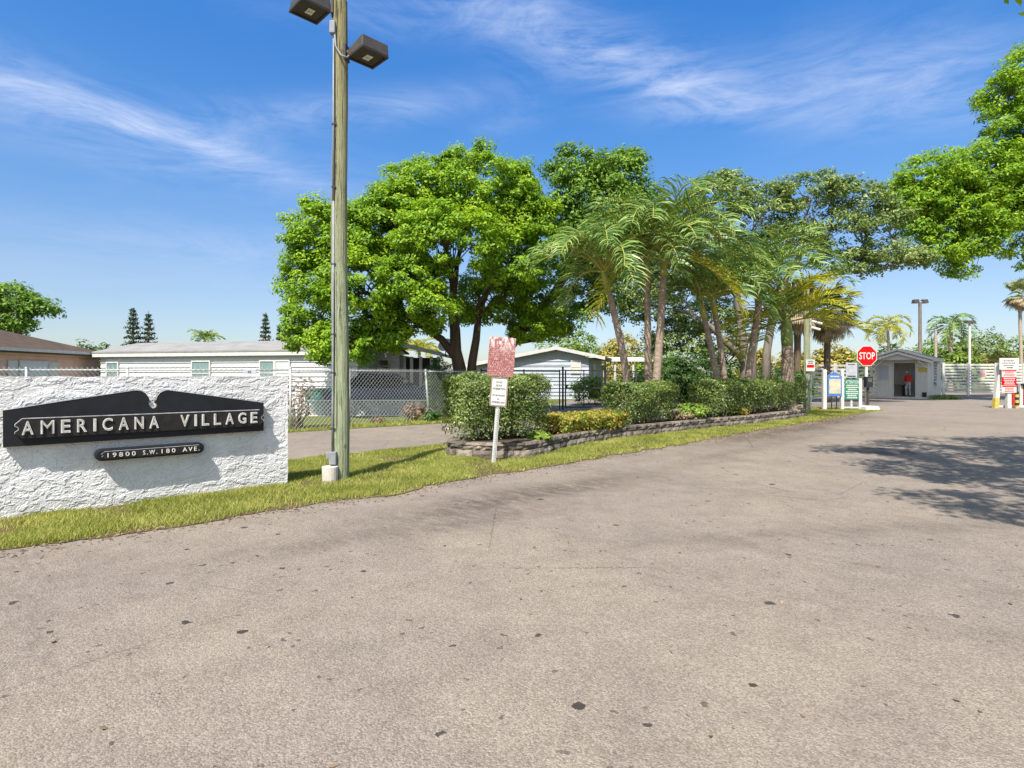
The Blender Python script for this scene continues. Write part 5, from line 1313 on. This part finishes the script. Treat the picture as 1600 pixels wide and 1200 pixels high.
root = thing('grey_sign', 'faded grey sign raised above the green attention sign', 'sign', (SX(1330, YS+.2), YS+.2, 0))
m = MB(); post_box(m, 1328.6, 1331.4, 590, 642, YS+.2, .06); m.build('post', MT['steel'], root)
s0, s1 = SX(1321, YS+.2), SX(1338.5, YS+.2); m = MB(); m.box(s0, s1, YS+.16, YS+.18, zz(590.5), zz(566.5)); bd = m.build('board', MT['sign_grey'], root)
m = MB(); bars(m, flat(YS+.16), s0+.05, s1-.05, zz(590), zz(586), 1, .001, .6, 3); bars(m, flat(YS+.16), s0+.05, s1-.05, zz(571), zz(568), 1, .001, .5, 6); m.build('lettering', MT['sign_black'], bd)
m = MB(); ring = [(s0+s1)/2+0*1.0 for _ in range(1)]; cz = zz(578); R1, R2 = .15, .135
m.add([((s0+s1)/2+r_*math.cos(a), YS+.158, cz+r_*math.sin(a)) for r_ in (R1, R2) for a in [i*math.pi/12 for i in range(24)]], [(i, (i+1) % 24, (i+1) % 24+24, i+24) for i in range(24)]); m.build('emblem', MT['edge'], bd)

YT = 26.2
root = thing('stop_sign', 'red octagonal stop sign on a white post', 'stop sign', (SX(1354, YT), YT, 0))
m = MB(); post_box(m, 1352.2, 1356, 562, 642, YT, .06); m.build('post', MT['white'], root)
cx_, cz_ = SX(1354, YT), zz(556, YT); rr = .455
octo = lambda r_: [(cx_+r_/math.cos(math.pi/8)*math.cos(math.pi/8+i*math.pi/4), cz_+r_/math.cos(math.pi/8)*math.sin(math.pi/8+i*math.pi/4)) for i in range(8)]
fr = flat(YT-.02); m = MB(); m.prism(octo(rr), fr, 0, .008); bd = m.build('border', MT['sign_white'], root)
m = MB(); m.prism(octo(rr-.03), fr, .009, .014); m.build('face', MT['sign_red'], root)
m = MB(); put_text(m, 'STOP', fr, cx_-.355, cx_+.355, cz_-.16, cz_+.16, .0145, .005, .012); m.build('lettering', MT['sign_white'], root)

root = thing('card_reader', 'black card reader box on a pedestal under the stop sign', 'card reader', (SX(1356, 25.9), 25.9, 0))
m = MB(); m.box(SX(1351, 25.9), SX(1361, 25.9), 25.75, 25.98, zz(605, 25.9), zz(588.5, 25.9)); k = m.build('reader_box', MT['dark_metal'], root, bevel=.01)
m = MB(); m.box(SX(1353, 25.9), SX(1359, 25.9), 25.735, 25.749, zz(597, 25.9), zz(591, 25.9)); m.build('screen', MT['glass'], k)
m = MB(); m.box(SX(1354.3, 25.9), SX(1357.3, 25.9), 25.85, 25.93, 0, zz(605.2, 25.9)); m.build('pedestal', MT['bark_dark'], root)

root = thing('kerb_block', 'white painted concrete kerb end at the tip of the verge', 'kerb', (SX(1358, 25.4), 25.4, 0))
m = MB(); m.hexa([(15.3, 24.9, 0), (16.1, 25.1, 0), (16.2, 26.0, 0), (15.4, 26.2, 0)], [(15.35, 24.96, .19), (16.02, 25.15, .19), (16.1, 25.95, .19), (15.45, 26.1, .19)]); m.build('kerb_body', MT['white'], root, bevel=.03)

YU = 24.6
root = thing('utility_pole', 'greenish wooden pole with a warning plate and a camera behind the long hedge', 'utility pole', (SX(1260.5, YU), YU, 0))
m = MB(); x = SX(1260.5, YU); m.tube([(x, YU, -.1), (x, YU, 1.5), (x, YU, 4.4), (x, YU, 5.3)], [.13, .125, .115, .11], 14); m.build('pole', MT['pole'], root)
m = MB(); m.tube([(x+.14, YU-.08, .05), (x+.14, YU-.08, 4.3)], .018, 6); m.build('conduit', MT['steel'], root)
s0, s1 = SX(1256, YU), SX(1269.5, YU); m = MB(); m.box(s0, s1, YU-.19, YU-.17, zz(580, YU), zz(562, YU)); bd = m.build('warning_plate', MT['sign_white'], root)
m = MB(); m.box(s0+.03, s1-.03, YU-.196, YU-.191, zz(574.5, YU), zz(570, YU)); m.build('red_band', MT['sign_red'], bd); m = MB(); bars(m, flat(YU-.19), s0+.04, s1-.04, zz(569, YU), zz(563, YU), 2, .001, .5, 9); m.build('lettering', MT['sign_black'], bd)
for z, l in ((zz(502, YU), .42), (zz(512, YU), .34)):
    m = MB(); c = Vector((x+.15, YU-.12, z)); d = Vector((.9, -.25, -.3)).normalized(); m.tube([tuple(c), tuple(c+d*l)], [.05, .055], 8); m.build('camera', MT['sign_white'], root)

# ---- right hand island
YR = 27.0
root = thing('sign_cluster', 'white post carrying stacked red and white gate notices', 'sign', (SX(1577, YR), YR, 0))
m = MB(); post_box(m, 1574.5, 1580.5, 612, 640, YR, .15); m.build('post', MT['white'], root)
fr = flat(YR)
m = MB(); m.box(SX(1560.5, YR), SX(1591, YR), YR-.05, YR-.02, zz(577.5, YR), zz(559.5, YR)); bd = m.build('top_board', MT['sign_white'], root)
m = MB(); bars(m, flat(YR-.05), SX(1563, YR), SX(1586, YR), zz(572.5, YR), zz(562, YR), 3, .001, .35, 2); zc = zz(574.6, YR); m.box(SX(1571, YR), SX(1579, YR), YR-.055, YR-.051, zc-.018, zc+.018)
m.add([(SX(1579, YR), YR-.053, zc+.05), (SX(1579, YR), YR-.053, zc-.05), (SX(1581.5, YR), YR-.053, zc)], [(0,1,2)]); m.build('lettering', MT['sign_black'], bd)
for k, (a, b, mt, tm, rows) in enumerate(((577.8, 589, 'sign_white', 'sign_red', 4), (589.2, 602, 'sign_red', 'sign_white', 4), (602.2, 613.5, 'sign_white', 'sign_red', 4))):
    m = MB(); m.box(SX(1564.3, YR), SX(1587, YR), YR-.045, YR-.02, zz(b, YR), zz(a, YR)); bd = m.build('notice', MT[mt], root)
    m = MB(); bars(m, flat(YR-.045), SX(1566.5, YR), SX(1585, YR), zz(b-.8, YR), zz(a+.8, YR), rows, .001, .5, 20+k); m.build('lettering', MT[tm], bd)
    if k != 1: m = MB(); m.box(SX(1564.6, YR), SX(1586.7, YR), YR-.052, YR-.0505, zz(a+2.4, YR), zz(a+.3, YR)); m.build('header', MT['red_paint'], bd)
root = thing('barrier_arm_post', 'leaning white post with a yellow foot left of the red notices', 'post', (SX(1555, 27.2), 27.2, 0))
Y = 27.2; b0, b1, t0, t1 = SX(1551.8, Y), SX(1558.3, Y), SX(1559.2, Y), SX(1564.5, Y); zt, zm = zz(567, Y), .48; f_ = zm/zt
m0, m1 = b0+(t0-b0)*f_, b1+(t1-b1)*f_
m = MB(); m.hexa([(m0, Y-.08, zm), (m1, Y-.08, zm), (m1, Y+.08, zm), (m0, Y+.08, zm)], [(t0, Y-.08, zt), (t1, Y-.08, zt), (t1, Y+.08, zt), (t0, Y+.08, zt)]); m.build('post', MT['white'], root)
m = MB(); m.hexa([(b0, Y-.085, -.02), (b1, Y-.085, -.02), (b1, Y+.085, -.02), (b0, Y+.085, -.02)], [(m0-.004, Y-.085, zm), (m1+.004, Y-.085, zm), (m1+.004, Y+.085, zm), (m0-.004, Y+.085, zm)]); m.build('yellow_foot', MT['sign_yellow'], root)
Y = 27.9; root = thing('bollard', 'red bollard behind the stacked notices', 'bollard', (SX(1583.5, Y), Y, 0))
m = MB(); m.tube([(SX(1583.5, Y), Y, 0), (SX(1583.5, Y), Y, .95), (SX(1583.5, Y), Y, 1.0)], [.1, .1, .06], 14); m.build('bollard_body', MT['red_paint'], root); m = MB(); m.tube([(SX(1583.5, Y), Y, 0), (SX(1583.5, Y), Y, .06)], .14, 14); m.build('base', MT['concrete'], root)
Y = 27.0; root = thing('striped_post', 'yellow and black striped post right of the stacked notices', 'post', (SX(1589, Y), Y, 0))
for k in range(6):
    m = MB(); m.tube([(SX(1589, Y), Y, .0+.13*k), (SX(1589, Y), Y, .13+.13*k)], .075, 12); m.build('stripe', MT['sign_black'] if k % 2 else MT['sign_yellow'], root)
Y = 28.2; root = thing('gate_barrier', 'red and white barrier machine at the right edge of the entrance', 'barrier', (SX(1603, Y), Y, 0))
m = MB(); m.box(SX(1594, Y), SX(1598.5, Y), Y, Y+.14, 0, zz(599, Y)); m.build('post', MT['white'], root); m = MB(); m.box(SX(1599, Y), SX(1612, Y), Y-.1, Y+.4, .02, 1.05); kk = m.build('cabinet', MT['red_paint'], root, bevel=.02)
m = MB(); m.box(SX(1596, Y)-.05, SX(1612, Y)+.05, Y-.14, Y+.44, 1.055, 1.15); m.build('cabinet_lid', MT['dark_metal'], root, bevel=.02)
m = MB(); m.box(SX(1552, 27.6), SX(1600, 27.6), 27.3, 27.42, 0, .12); tag(m.build('wheel_stop', MT['concrete'], bevel=.03), 'pale concrete wheel stop on the ground under the gate notices', 'wheel stop')

# ---- slatted white gate and fences
def slat_fence(name, label, p, q, z0, z1, n, posts, m, cat, d=.04, pw=.09, fill=.62):
    fr, L = frame(p, q); root = thing(name, label, cat, (*p, 0)); k = MB(); dz = (z1-z0)/n
    for i in range(n): k.obox(fr, 0, L, z0+dz*(i+.5-fill/2), z0+dz*(i+.5+fill/2), -d/2, d/2)
    k.build('slat_panel', m, root)
    for s in posts: k = MB(); k.obox(fr, s-pw, s+pw, .0, z1+.04, d/2+.002, d/2+.1); k.build('post', m, root)
    return root, fr
Yg = 45.0
rt, gfr = slat_fence('slatted_gate', 'white slatted sliding gate right of the gatehouse', (SX(1472, Yg), Yg), (SX(1562, Yg), Yg+.3), .18, 2.52, 10, (0.05, 2.1, 4.4), MT['white'], 'gate')
m = MB(); m.obox(gfr, 3.05, 3.6, 1.38, 2.02, .05, .07); root = thing('gate_notice', 'small faded notice hung on the white slatted gate', 'sign', gfr(3.3, 1.7, .06)); m.build('board', MT['sign_white'], root); m = MB(); bars(m, gfr, 3.1, 3.55, 1.42, 1.98, 6, .0705, .5, 5); m.build('lettering', MT['red_paint'], root)
slat_fence('slatted_fence', 'white slatted fence continuing behind the red notices', (SX(1564, Yg), Yg+.6), (SX(1660, Yg), Yg+.9), .18, 2.52, 10, (.05, 2.4, 4.7), MT['white'], 'fence')
slat_fence('slatted_fence', 'white slatted fence between the utility pole and the gatehouse', (SX(1266, 37), 37), (SX(1376, 41), 41), .05, 2.35, 9, (.1, 2.6, 5.1), MT['white'], 'fence', fill=.5)
root = thing('gate_pillar', 'short white pillar between the gatehouse and the slatted gate', 'post', (SX(1468, 43), 43, 0)); m = MB(); m.box(SX(1466, 43), SX(1470.5, 43), 43, 43.2, 0, 2.45); m.box(SX(1465.5, 43), SX(1471, 43), 42.97, 43.23, 2.451, 2.5); m.build('pillar_body', MT['white'], root)
bush('low_shrub', 'ragged green weeds at the foot of the gatehouse wall', (P(1475,624)[0], P(1475,624)[1], 0), (1.0,.5,.14), 900, .14, .2, MT['hedge_light'], 35, stems=3)

# ---- far lamps
def lamp(name, label, px, Y, ytop, r, m, heads):
    x = SX(px, Y); zt = SZ(ytop, Y); root = thing(name, label, 'lamp post', (x, Y, 0)); k = MB(); k.tube([(x, Y, 0), (x, Y, zt)], [r*1.2, r], 10); k.build('pole', m, root)
    for dx, dz, w, h in heads:
        k = MB(); k.hexa([(x+dx-w*.5, Y-.25, zt+dz), (x+dx+w*.5, Y-.25, zt+dz), (x+dx+w*.5, Y+.25, zt+dz), (x+dx-w*.5, Y+.25, zt+dz)], [(x+dx-w*.4, Y-.2, zt+dz+h), (x+dx+w*.4, Y-.2, zt+dz+h), (x+dx+w*.4, Y+.2, zt+dz+h), (x+dx-w*.4, Y+.2, zt+dz+h)]); k.build('lamp_head', MT['bronze'], root)
    if len(heads) > 1: k = MB(); k.tube([(x+heads[0][0], Y, zt+.08), (x+heads[-1][0], Y, zt+.08)], .05, 6); k.build('crossarm', MT['steel'], root)
lamp('lamp_pole', 'far wooden pole with a pair of lamps above the gatehouse roof', 1437.5, 55, 473, .14, MT['bark_grey'], ((-.42, -.05, .5, .35), (.42, -.05, .5, .35)))
lamp('lamp_pole', 'slim pale lamp pole with one flat head behind the slatted gate', 1515, 50, 505, .09, MT['white'], ((0, 0, .8, .22),))
root = thing('bare_pole', 'short bare wooden pole right of the gatehouse roof', 'pole', (SX(1462, 52), 52, 0)); m = MB(); m.tube([(SX(1462, 52), 52, 0), (SX(1462, 52), 52, SZ(514, 52))], [.13, .11], 10); m.build('pole_shaft', MT['palm_pale'], root)

# ================================================================== trees
def Lo(px, py, Y, rx, rz, ry=None):
    k = Y/F; return (A(px, py, Y), (rx*k, (ry if ry else (rx+rz)*.5)*k, rz*k))
Y = 22.0
def T(px, py, Yv, r): a = A(px, py, Yv); return (a[0], a[1], a[2], r)
tree('shade_tree', 'big round bright green tree with dark forked trunks behind the clipped hedge', (*A(716, 600, Y)[:2], 0),
     [[(A(720,600,Y)[0], Y, -.1, .30), T(718,575,Y,.25), T(712,548,Y,.22), T(711,515,Y,.2), T(706,480,Y,.16)], [(A(728,600,Y)[0], Y+.3, -.1, .22), T(738,565,Y+.3,.17), T(744,530,Y+.4,.15), T(748,490,Y+.4,.12)],
      [T(713,560,Y,.16), T(690,530,Y,.14), T(660,510,Y-.4,.11), T(630,490,Y-.5,.09)]],
     [Lo(745,300,Y,95,72), Lo(665,320,Y,78,70), Lo(805,330,Y,55,72), Lo(700,375,Y-2.2,95,62,60), Lo(620,350,Y-.6,58,70), Lo(800,410,Y-1,58,58), Lo(505,375,Y-1.2,62,66), Lo(560,370,Y-.8,62,58), Lo(485,450,Y-1.2,52,66), Lo(560,450,Y-1.8,62,62),
      Lo(480,520,Y-1.4,38,38), Lo(535,535,Y-1.8,50,44), Lo(640,440,Y-2,62,48), Lo(672,478,Y-2.4,40,34), Lo(600,510,Y-1,45,40), Lo(770,470,Y+1.5,70,50), Lo(850,370,Y,38,62), Lo(845,470,Y+1,40,45), Lo(645,505,Y-1,44,24), Lo(600,530,Y-1,36,26), Lo(835,515,Y+1,40,26)],
     195000, .15, .40, MT['mahogany'], MT['bark_dark'], 41, twigs=150, limb_r=.10, width=.46, droop=.35)
Y = 24.5
tree('shade_tree', 'bright green tree with a thick trunk leaning right behind the red sign', (*A(770, 600, Y)[:2], 0),
     [[(A(768,600,Y)[0], Y, -.1, .34), T(780,565,Y,.3), T(800,535,Y,.26), T(832,495,Y,.24), T(862,465,Y,.2), T(890,420,Y,.16)], [T(800,535,Y,.15), T(850,527,Y,.12), T(885,505,Y,.09)]],
     [Lo(905,268,Y,52,42), Lo(970,270,Y,48,40), Lo(935,320,Y,72,55), Lo(880,340,Y,40,50), Lo(1000,325,Y,45,40), Lo(900,400,Y,50,45), Lo(960,400,Y+1,60,55), Lo(865,505,Y-.5,38,30), Lo(925,470,Y+1,40,34)],
     40000, .19, .52, MT['leaf_mid'], MT['bark_dark'], 42, twigs=90, limb_r=.11)
Y = 30.0
tree('ficus_tree', 'broad olive green ficus with grey braided trunks behind the palms', (*A(1172, 600, Y)[:2], 0),
     [[(A(1160,600,Y)[0], Y, -.1, .3), T(1165,560,Y,.22), T(1158,510,Y,.2), T(1150,450,Y,.17), T(1140,400,Y,.14)], [(A(1180,600,Y)[0], Y+.2, -.1, .24), T(1176,550,Y+.4,.18), T(1186,500,Y+.3,.15), T(1180,430,Y+.3,.12)], [(A(1200,600,Y)[0], Y+.4, -.1, .30), T(1198,550,Y+.4,.21), T(1206,500,Y+.3,.19), T(1225,440,Y,.2), T(1250,400,Y,.16)],
      [T(1160,560,Y-.4,.2), T(1135,535,Y-.5,.16), T(1110,510,Y-.5,.13), T(1080,490,Y-.6,.1)], [T(1200,490,Y,.16), T(1250,440,Y,.15), T(1310,425,Y,.085), T(1350,422,Y,.055), T(1392,416,Y,.02)]],
     [Lo(1130,310,Y,62,42), Lo(1190,330,Y,70,45), Lo(1265,305,Y,68,38), Lo(1330,315,Y,60,36), Lo(1385,345,Y,45,32), Lo(1300,360,Y,75,36), Lo(1380,395,Y,62,22), Lo(1230,380,Y,70,40), Lo(1430,405,Y,36,16), Lo(1320,405,Y,60,18), Lo(1395,412,Y,60,15), Lo(1330,424,Y-.5,50,10), Lo(1090,390,Y,70,50), Lo(1060,450,Y,60,50), Lo(1150,440,Y+1.5,70,55), Lo(1020,490,Y+1,60,50), Lo(1105,510,Y+1.5,60,50), Lo(1060,540,Y+1.5,60,45), Lo(1130,565,Y+2,50,40), Lo(960,470,Y+1,45,45)],
     72000, .185, .42, MT['ficus'], MT['bark_grey'], 43, twigs=200, limb_r=.075, zmin=-.3, width=.5, density=.68)
Y = 32.0
tree('shade_tree', 'tall bright green tree reaching in from the right above the gate', (34.0, 31.4, 0),
     [[(34.0, 31.4, -.2, .55), (33.7, 31.5, 3.7, .46), (33.1, 31.8, 6.9, .38), (31.5, 32, 9.6, .3), (29.0, 32, 11.3, .22)], [(33.1, 31.8, 6.9, .26), (33.8, 31.4, 11, .22), (32.0, 32, 15.4, .16)]],
     [Lo(1470,275,Y,66,40), Lo(1430,300,Y,44,40), Lo(1500,310,Y,60,40), Lo(1540,265,Y,60,48), Lo(1590,215,Y,50,50), Lo(1575,150,Y,42,42), Lo(1612,110,Y,45,50), Lo(1440,320,Y,42,36), Lo(1490,340,Y,64,40), Lo(1555,330,Y,60,44), Lo(1470,388,Y,46,34), Lo(1525,375,Y,44,32), Lo(1500,418,Y,28,18), Lo(1430,350,Y,34,24), Lo(1600,310,Y,42,50), Lo(1602,395,Y,24,30), Lo(1660,230,Y,70,90), Lo(1665,360,Y,60,40), Lo(1690,130,Y,60,60)],
     95000, .22, .55, MT['mahogany'], MT['bark_dark'], 44, twigs=160, limb_r=.13, droop=.55, width=.42, zmin=-.9)
# the tree beside the camera: its canopy shades the road at the right, one spray hangs into the top corner
sp_ = A(1592, 4, 9.0)
tree('shade_tree', 'tree overhanging the road at the right, one spray in the top corner', (10.6, 2.2, 0),
     [[(10.6, 2.2, -.2, .36), (10.4, 2.3, 2.5, .3), (10.0, 2.6, 4.8, .25), (9.3, 3.2, 6.6, .18)], [(10.0, 2.6, 4.8, .16), (9.2, 4.6, 6.4, .12), (8.5, 6.8, 7.4, .08)]],
     [((8.6, 5.2, 7.9), (2.0, 2.0, .8)), ((9.9, 7.0, 8.3), (2.0, 1.6, .8)), ((6.6, 4.6, 8.0), (1.3, 1.5, .6)), ((5.9, 2.6, 7.9), (1.5, 1.6, .6)), ((8.2, 2.4, 8.6), (2.6, 2.4, .9)), ((5.6, 5.6, 8.1), (.7, .8, .35)), ((4.7, 3.7, 7.9), (.9, 1.2, .4)), ((3.9, 1.3, 7.9), (1.0, 1.1, .4)), ((5.0, 6.3, 8.0), (.8, .7, .3)), ((6.9, 7.0, 8.2), (1.1, .8, .35)), ((11.6, 6.6, 8.4), (2.2, 2.0, .9)), ((11.5, 2.0, 8.6), (2.4, 2.4, .9)),
      ((sp_[0]+.1, sp_[1]-.1, sp_[2]+.12), (.22, .22, .14))],
     34000, .17, .42, MT['mahogany'], MT['bark_dark'], 45, twigs=90, limb_r=.07, zmin=-1)
Y = 42
tree('garden_tree', 'leafy green tree rising behind the pink house', (*A(20, 588, Y)[:2], 0), [[(A(20,588,Y)[0], Y, 0, .3), T(25,540,Y,.25), T(30,505,Y,.18)]],
     [Lo(15,472,Y,48,34), Lo(60,480,Y,30,20), Lo(-30,480,Y,45,35), Lo(30,505,Y,30,18), Lo(0,515,Y,36,16)], 9000, .30, .62, MT['leaf_mid'], MT['bark_grey'], 46, twigs=40)
def pine(name, label, px, Y, ytop, wpx, seed):
    rng = np.random.default_rng(seed); x = SX(px, Y); zt = SZ(ytop, Y); root = thing(name, label, 'pine tree', (x, Y, 0), 'pines on the horizon')
    k = MB(); k.tube([(x, Y, 0), (x, Y, zt)], [.22, .03], 8); Q = []; z = 2.5; i = 0
    while z < zt-.15:
        q = (z-2.5)/(zt-2.5); rr = wpx*Y/F*(1-q)**.85*rng.uniform(.8, 1.1)+.12
        for t in range(6):
            th = i*.7+t*math.pi/3+rng.normal()*.15; d = np.array([math.cos(th), math.sin(th), .18]); k.tube([(x, Y, z), tuple(np.array([x, Y, z])+d*rr)], [.05, .015], 4)
            m = int(22*rr+6); u = rng.uniform(.18, 1.05, m)[:, None]; C = np.array([x, Y, z])+d*rr*u+rng.normal(size=(m, 3))*np.array([.07, .07, .09]); C[:, 2] += .05
            Q.append(leaf_quads(C, unit(rng.normal(size=(m, 3))+np.array([0, 0, .8])), .34, .13, rng, -.5))
        z += (.62-.2*q); i += 1
    k.build('trunk', MT['bark_grey'], root); quads_np('crown', np.concatenate(Q), MT['pine'], root)
pine('norfolk_pine', 'taller of the two dark pines left of the white home roof, pointed top', 208, 60, 481, 18, 51)
pine('norfolk_pine', 'shorter open branched pine right beside the taller one', 232, 61, 486, 15, 52)
pine('norfolk_pine', 'narrow dark pine at the left edge of the big round tree', 415, 66, 487, 12, 53)
pine('norfolk_pine', 'small pine mostly hidden by the big round tree', 437, 68, 505, 11, 54)
for i, (px, pt, hw, Yb, n, mt, lb, gp) in enumerate([(146,527,40,50,5000,'dark_leaf','dark bronze shrub showing between the pink house and the white home',None), (182,536,22,52,2200,'dark_leaf','dark rounded shrub below the two pines',None),
        (1060,545,50,27.0,13000,'dark_leaf','dark leafy shrub behind the second hedge',None), (1112,548,46,28.5,12000,'dark_leaf','dark glossy shrub left of the slim palm pair',None), (1020,572,30,28.5,6000,'dark_leaf','dark shrub at the driveway corner behind the palms',None),
        (1215,566,52,31,8000,'dark_leaf','dark clipped shrub behind the stout yellow palm',None), (925,583,42,30.5,6500,'hedge_light','light green shrub row behind the steel gate',None), (985,580,32,30.5,4500,'hedge_light','light green shrub at the right end of the steel gate',None),
        (700,556,22,23.2,3600,'hedge_light','yellow green shrub under the trunk of the big tree',None), (683,548,20,21.2,5200,'dark_leaf','tall leafy vine shrub at the end of the chain link fence',None),
        (885,503,66,62,9000,'hedge_light','light green tree top over the grey house roof',None), (975,512,44,60,5000,'yellow_leaf','yellowish shrub top behind the carport',None), (1025,518,40,58,4000,'hedge_light','light green shrub top right of the carport roof',None),
        (1180,537,34,46,3400,'yellow_leaf','golden shrub seen between the ficus trunks and the stout palm',None), (1238,540,30,46,3000,'yellow_leaf','golden shrub behind the utility pole',None), (1292,530,36,48,3800,'yellow_leaf','golden shrub behind the blue notice board',None),
        (1335,540,34,52,3400,'hedge_light','lime shrub behind the stop sign',None), (1398,533,46,62,4200,'leaf_mid','green tree mass behind the gatehouse roof',None), (1452,524,40,66,3800,'leaf_mid','green tree mass between the far lamp poles',None),
        (1492,512,34,62,3600,'ficus','dark olive tree top left of the slim lamp pole',None), (1540,506,44,64,4600,'ficus','rounded olive tree behind the slatted gate',None), (1588,516,34,66,3400,'leaf_mid','green tree mass at the far right',None),
        (1500,545,34,54,3600,'hedge_light','lime shrub row just above the slatted gate',None), (1560,542,36,54,3600,'yellow_leaf','golden green shrub above the gate near the notices',None), (1620,540,34,56,3000,'hedge_light','lime shrub at the right frame edge',None),
        (462,573,30,16.6,900,'dry','sparse twiggy bush leaning on the fence beside the wall',None), (648,628,22,19.6,1500,'dry','dry brown shrub at the foot of the chain link fence',None), (676,640,14,19.2,900,'dark_leaf','small weed at the fence corner post',None), (590,652,10,18.2,350,'dry','little dry stump shoots below the fence',None)]):
    zt = SZ(pt, Yb); x = SX(px, Yb); far = Yb > 40; hx = hw*Yb/F
    bush('shrub' if not far else 'far_tree', lb, (x, Yb, 0), (hx, hx*.8 if hx > 1 else hx, zt/2.05), n, (.10 if Yb < 24 else .13) if not far else .34, max(.12, min(.55, hx*.32)) if not far else .62, MT[mt], 60+i, gp, stems=(5 if mt != 'dry' else 16), cat='shrub' if not far else 'tree', width=.5)

# ================================================================== palms
PG = 'palms planted along the entrance'
Y = 17.0
feather_palm('entrance_palm', 'palm with a trunk leaning left, leftmost in the planter', (*A(988, 597, 16.9)[:2], .2), A(949, 455, 16.7), .115, .09, .70, 16, 2.7, 71, PG, lmax=.74, shaftm=MT['shaft_yellow'], elev=(.4, 1.45), bow=.10)
feather_palm('entrance_palm', 'tall palm with the darker of two adjoining trunks, flower stalks under the crown', (*A(1014, 597, 17.3)[:2], .2), A(1011, 435, 17.3), .115, .088, .80, 17, 2.9, 72, PG, lmax=.8, old=((3.6, -.25),), shaftm=MT['shaft_yellow'], elev=(.4, 1.45))
feather_palm('entrance_palm', 'tall palm with the stouter pinkish trunk behind the second hedge', (*A(1020, 597, 16.9)[:2], .2), A(1036, 430, 16.9), .13, .095, .85, 20, 3.1, 73, PG, lmax=.84, old=((-.35, -.15),), shaftm=MT['shaft_yellow'], elev=(.4, 1.45), bow=.03)
feather_palm('entrance_palm', 'slim palm with a trunk leaning left above the long hedge', (*A(1130, 596, 19.4)[:2], .2), A(1100, 497, 19.4), .12, .085, .85, 14, 2.5, 74, PG, lmax=.72, elev=(.5, 1.45), bow=.04, shaftm=MT['shaft_yellow'])
feather_palm('entrance_palm', 'slim palm with a nearly upright trunk touching its left leaning neighbour', (*A(1136, 596, 19.6)[:2], .2), A(1117, 493, 19.6), .12, .085, .85, 14, 2.6, 75, PG, lmax=.72, elev=(.5, 1.45), bow=.06, shaftm=MT['shaft_yellow'])
feather_palm('entrance_palm', 'palm leaning right in front of the grey ficus trunks', (*A(1162, 596, 20.3)[:2], .2), A(1187, 472, 20.3), .135, .095, .85, 17, 2.95, 76, PG, lmax=.8, elev=(.4, 1.45), bow=-.03)
feather_palm('entrance_palm', 'stout short palm with yellowing fronds at the right end of the hedge', (*A(1232, 596, 21.2)[:2], .2), A(1230, 540, 21.2), .26, .19, 1.1, 15, 2.75, 77, PG, [MT['palm_yellow'], MT['palm_yellow'], MT['palm_yellow'], MT['palm']], lmax=.78, elev=(.15, 1.4), shaftm=MT['shaft_green'], bend=(1.2, 1.9), width=.072, droop=.3, leaflets=30, bulge=.4)
fan_palm('fan_palm', 'shaggy fan palm with a skirt of dead leaves right of the utility pole', (SX(1292, 33), 33, 0), A(1293, 488, 33), .17, 34, 1.5, 81, 40)
fan_palm('fan_palm', 'dark fan palm half hidden behind the stout yellow palm', (SX(1246, 31.5), 31.5, 0), A(1246, 480, 31.5), .17, 28, 1.3, 82, 34)
feather_palm('coconut_palm', 'far coconut palm with golden fronds over the gatehouse', (SX(1388, 60), 60, 0), A(1386, 512, 60), .17, .12, .3, 15, 2.7, 83, None, MT['palm_yellow'], MT['palm_pale'], MT['shaft_yellow'], lmax=.75, separate=False, leaflets=24, width=.09, elev=(-.5, 1.3), bow=.15)
feather_palm('royal_palm', 'far dark green palm behind the olive trees', (SX(1485, 58), 58, 0), A(1486, 512, 58), .2, .16, .3, 15, 2.6, 84, None, MT['palm'], MT['palm_pale'], MT['shaft_green'], lmax=.75, separate=False, leaflets=24, width=.09, elev=(-.5, 1.3))
fan_palm('washington_palm', 'very tall thin palm at the right frame edge', (SX(1597, 50), 50, 0), A(1593, 460, 50), .13, 22, 1.25, 85, 20, trunkm=MT['palm_pale'])
feather_palm('garden_palm', 'small palm tuft peeking over the white mobile home roof', (SX(322, 44), 44, 0), A(320, 535, 44), .12, .1, .2, 12, 1.5, 86, None, MT['palm'], MT['palm_pale'], lmax=.4, separate=False, leaflets=18, width=.07)
feather_palm('garden_palm', 'yellowish palm seen under the big tree above the porch roof', (SX(655, 46), 46, 0), A(655, 555, 46), .14, .12, .3, 14, 2.1, 87, None, MT['palm_yellow'], MT['palm_pale'], lmax=.6, separate=False, leaflets=20, width=.08)
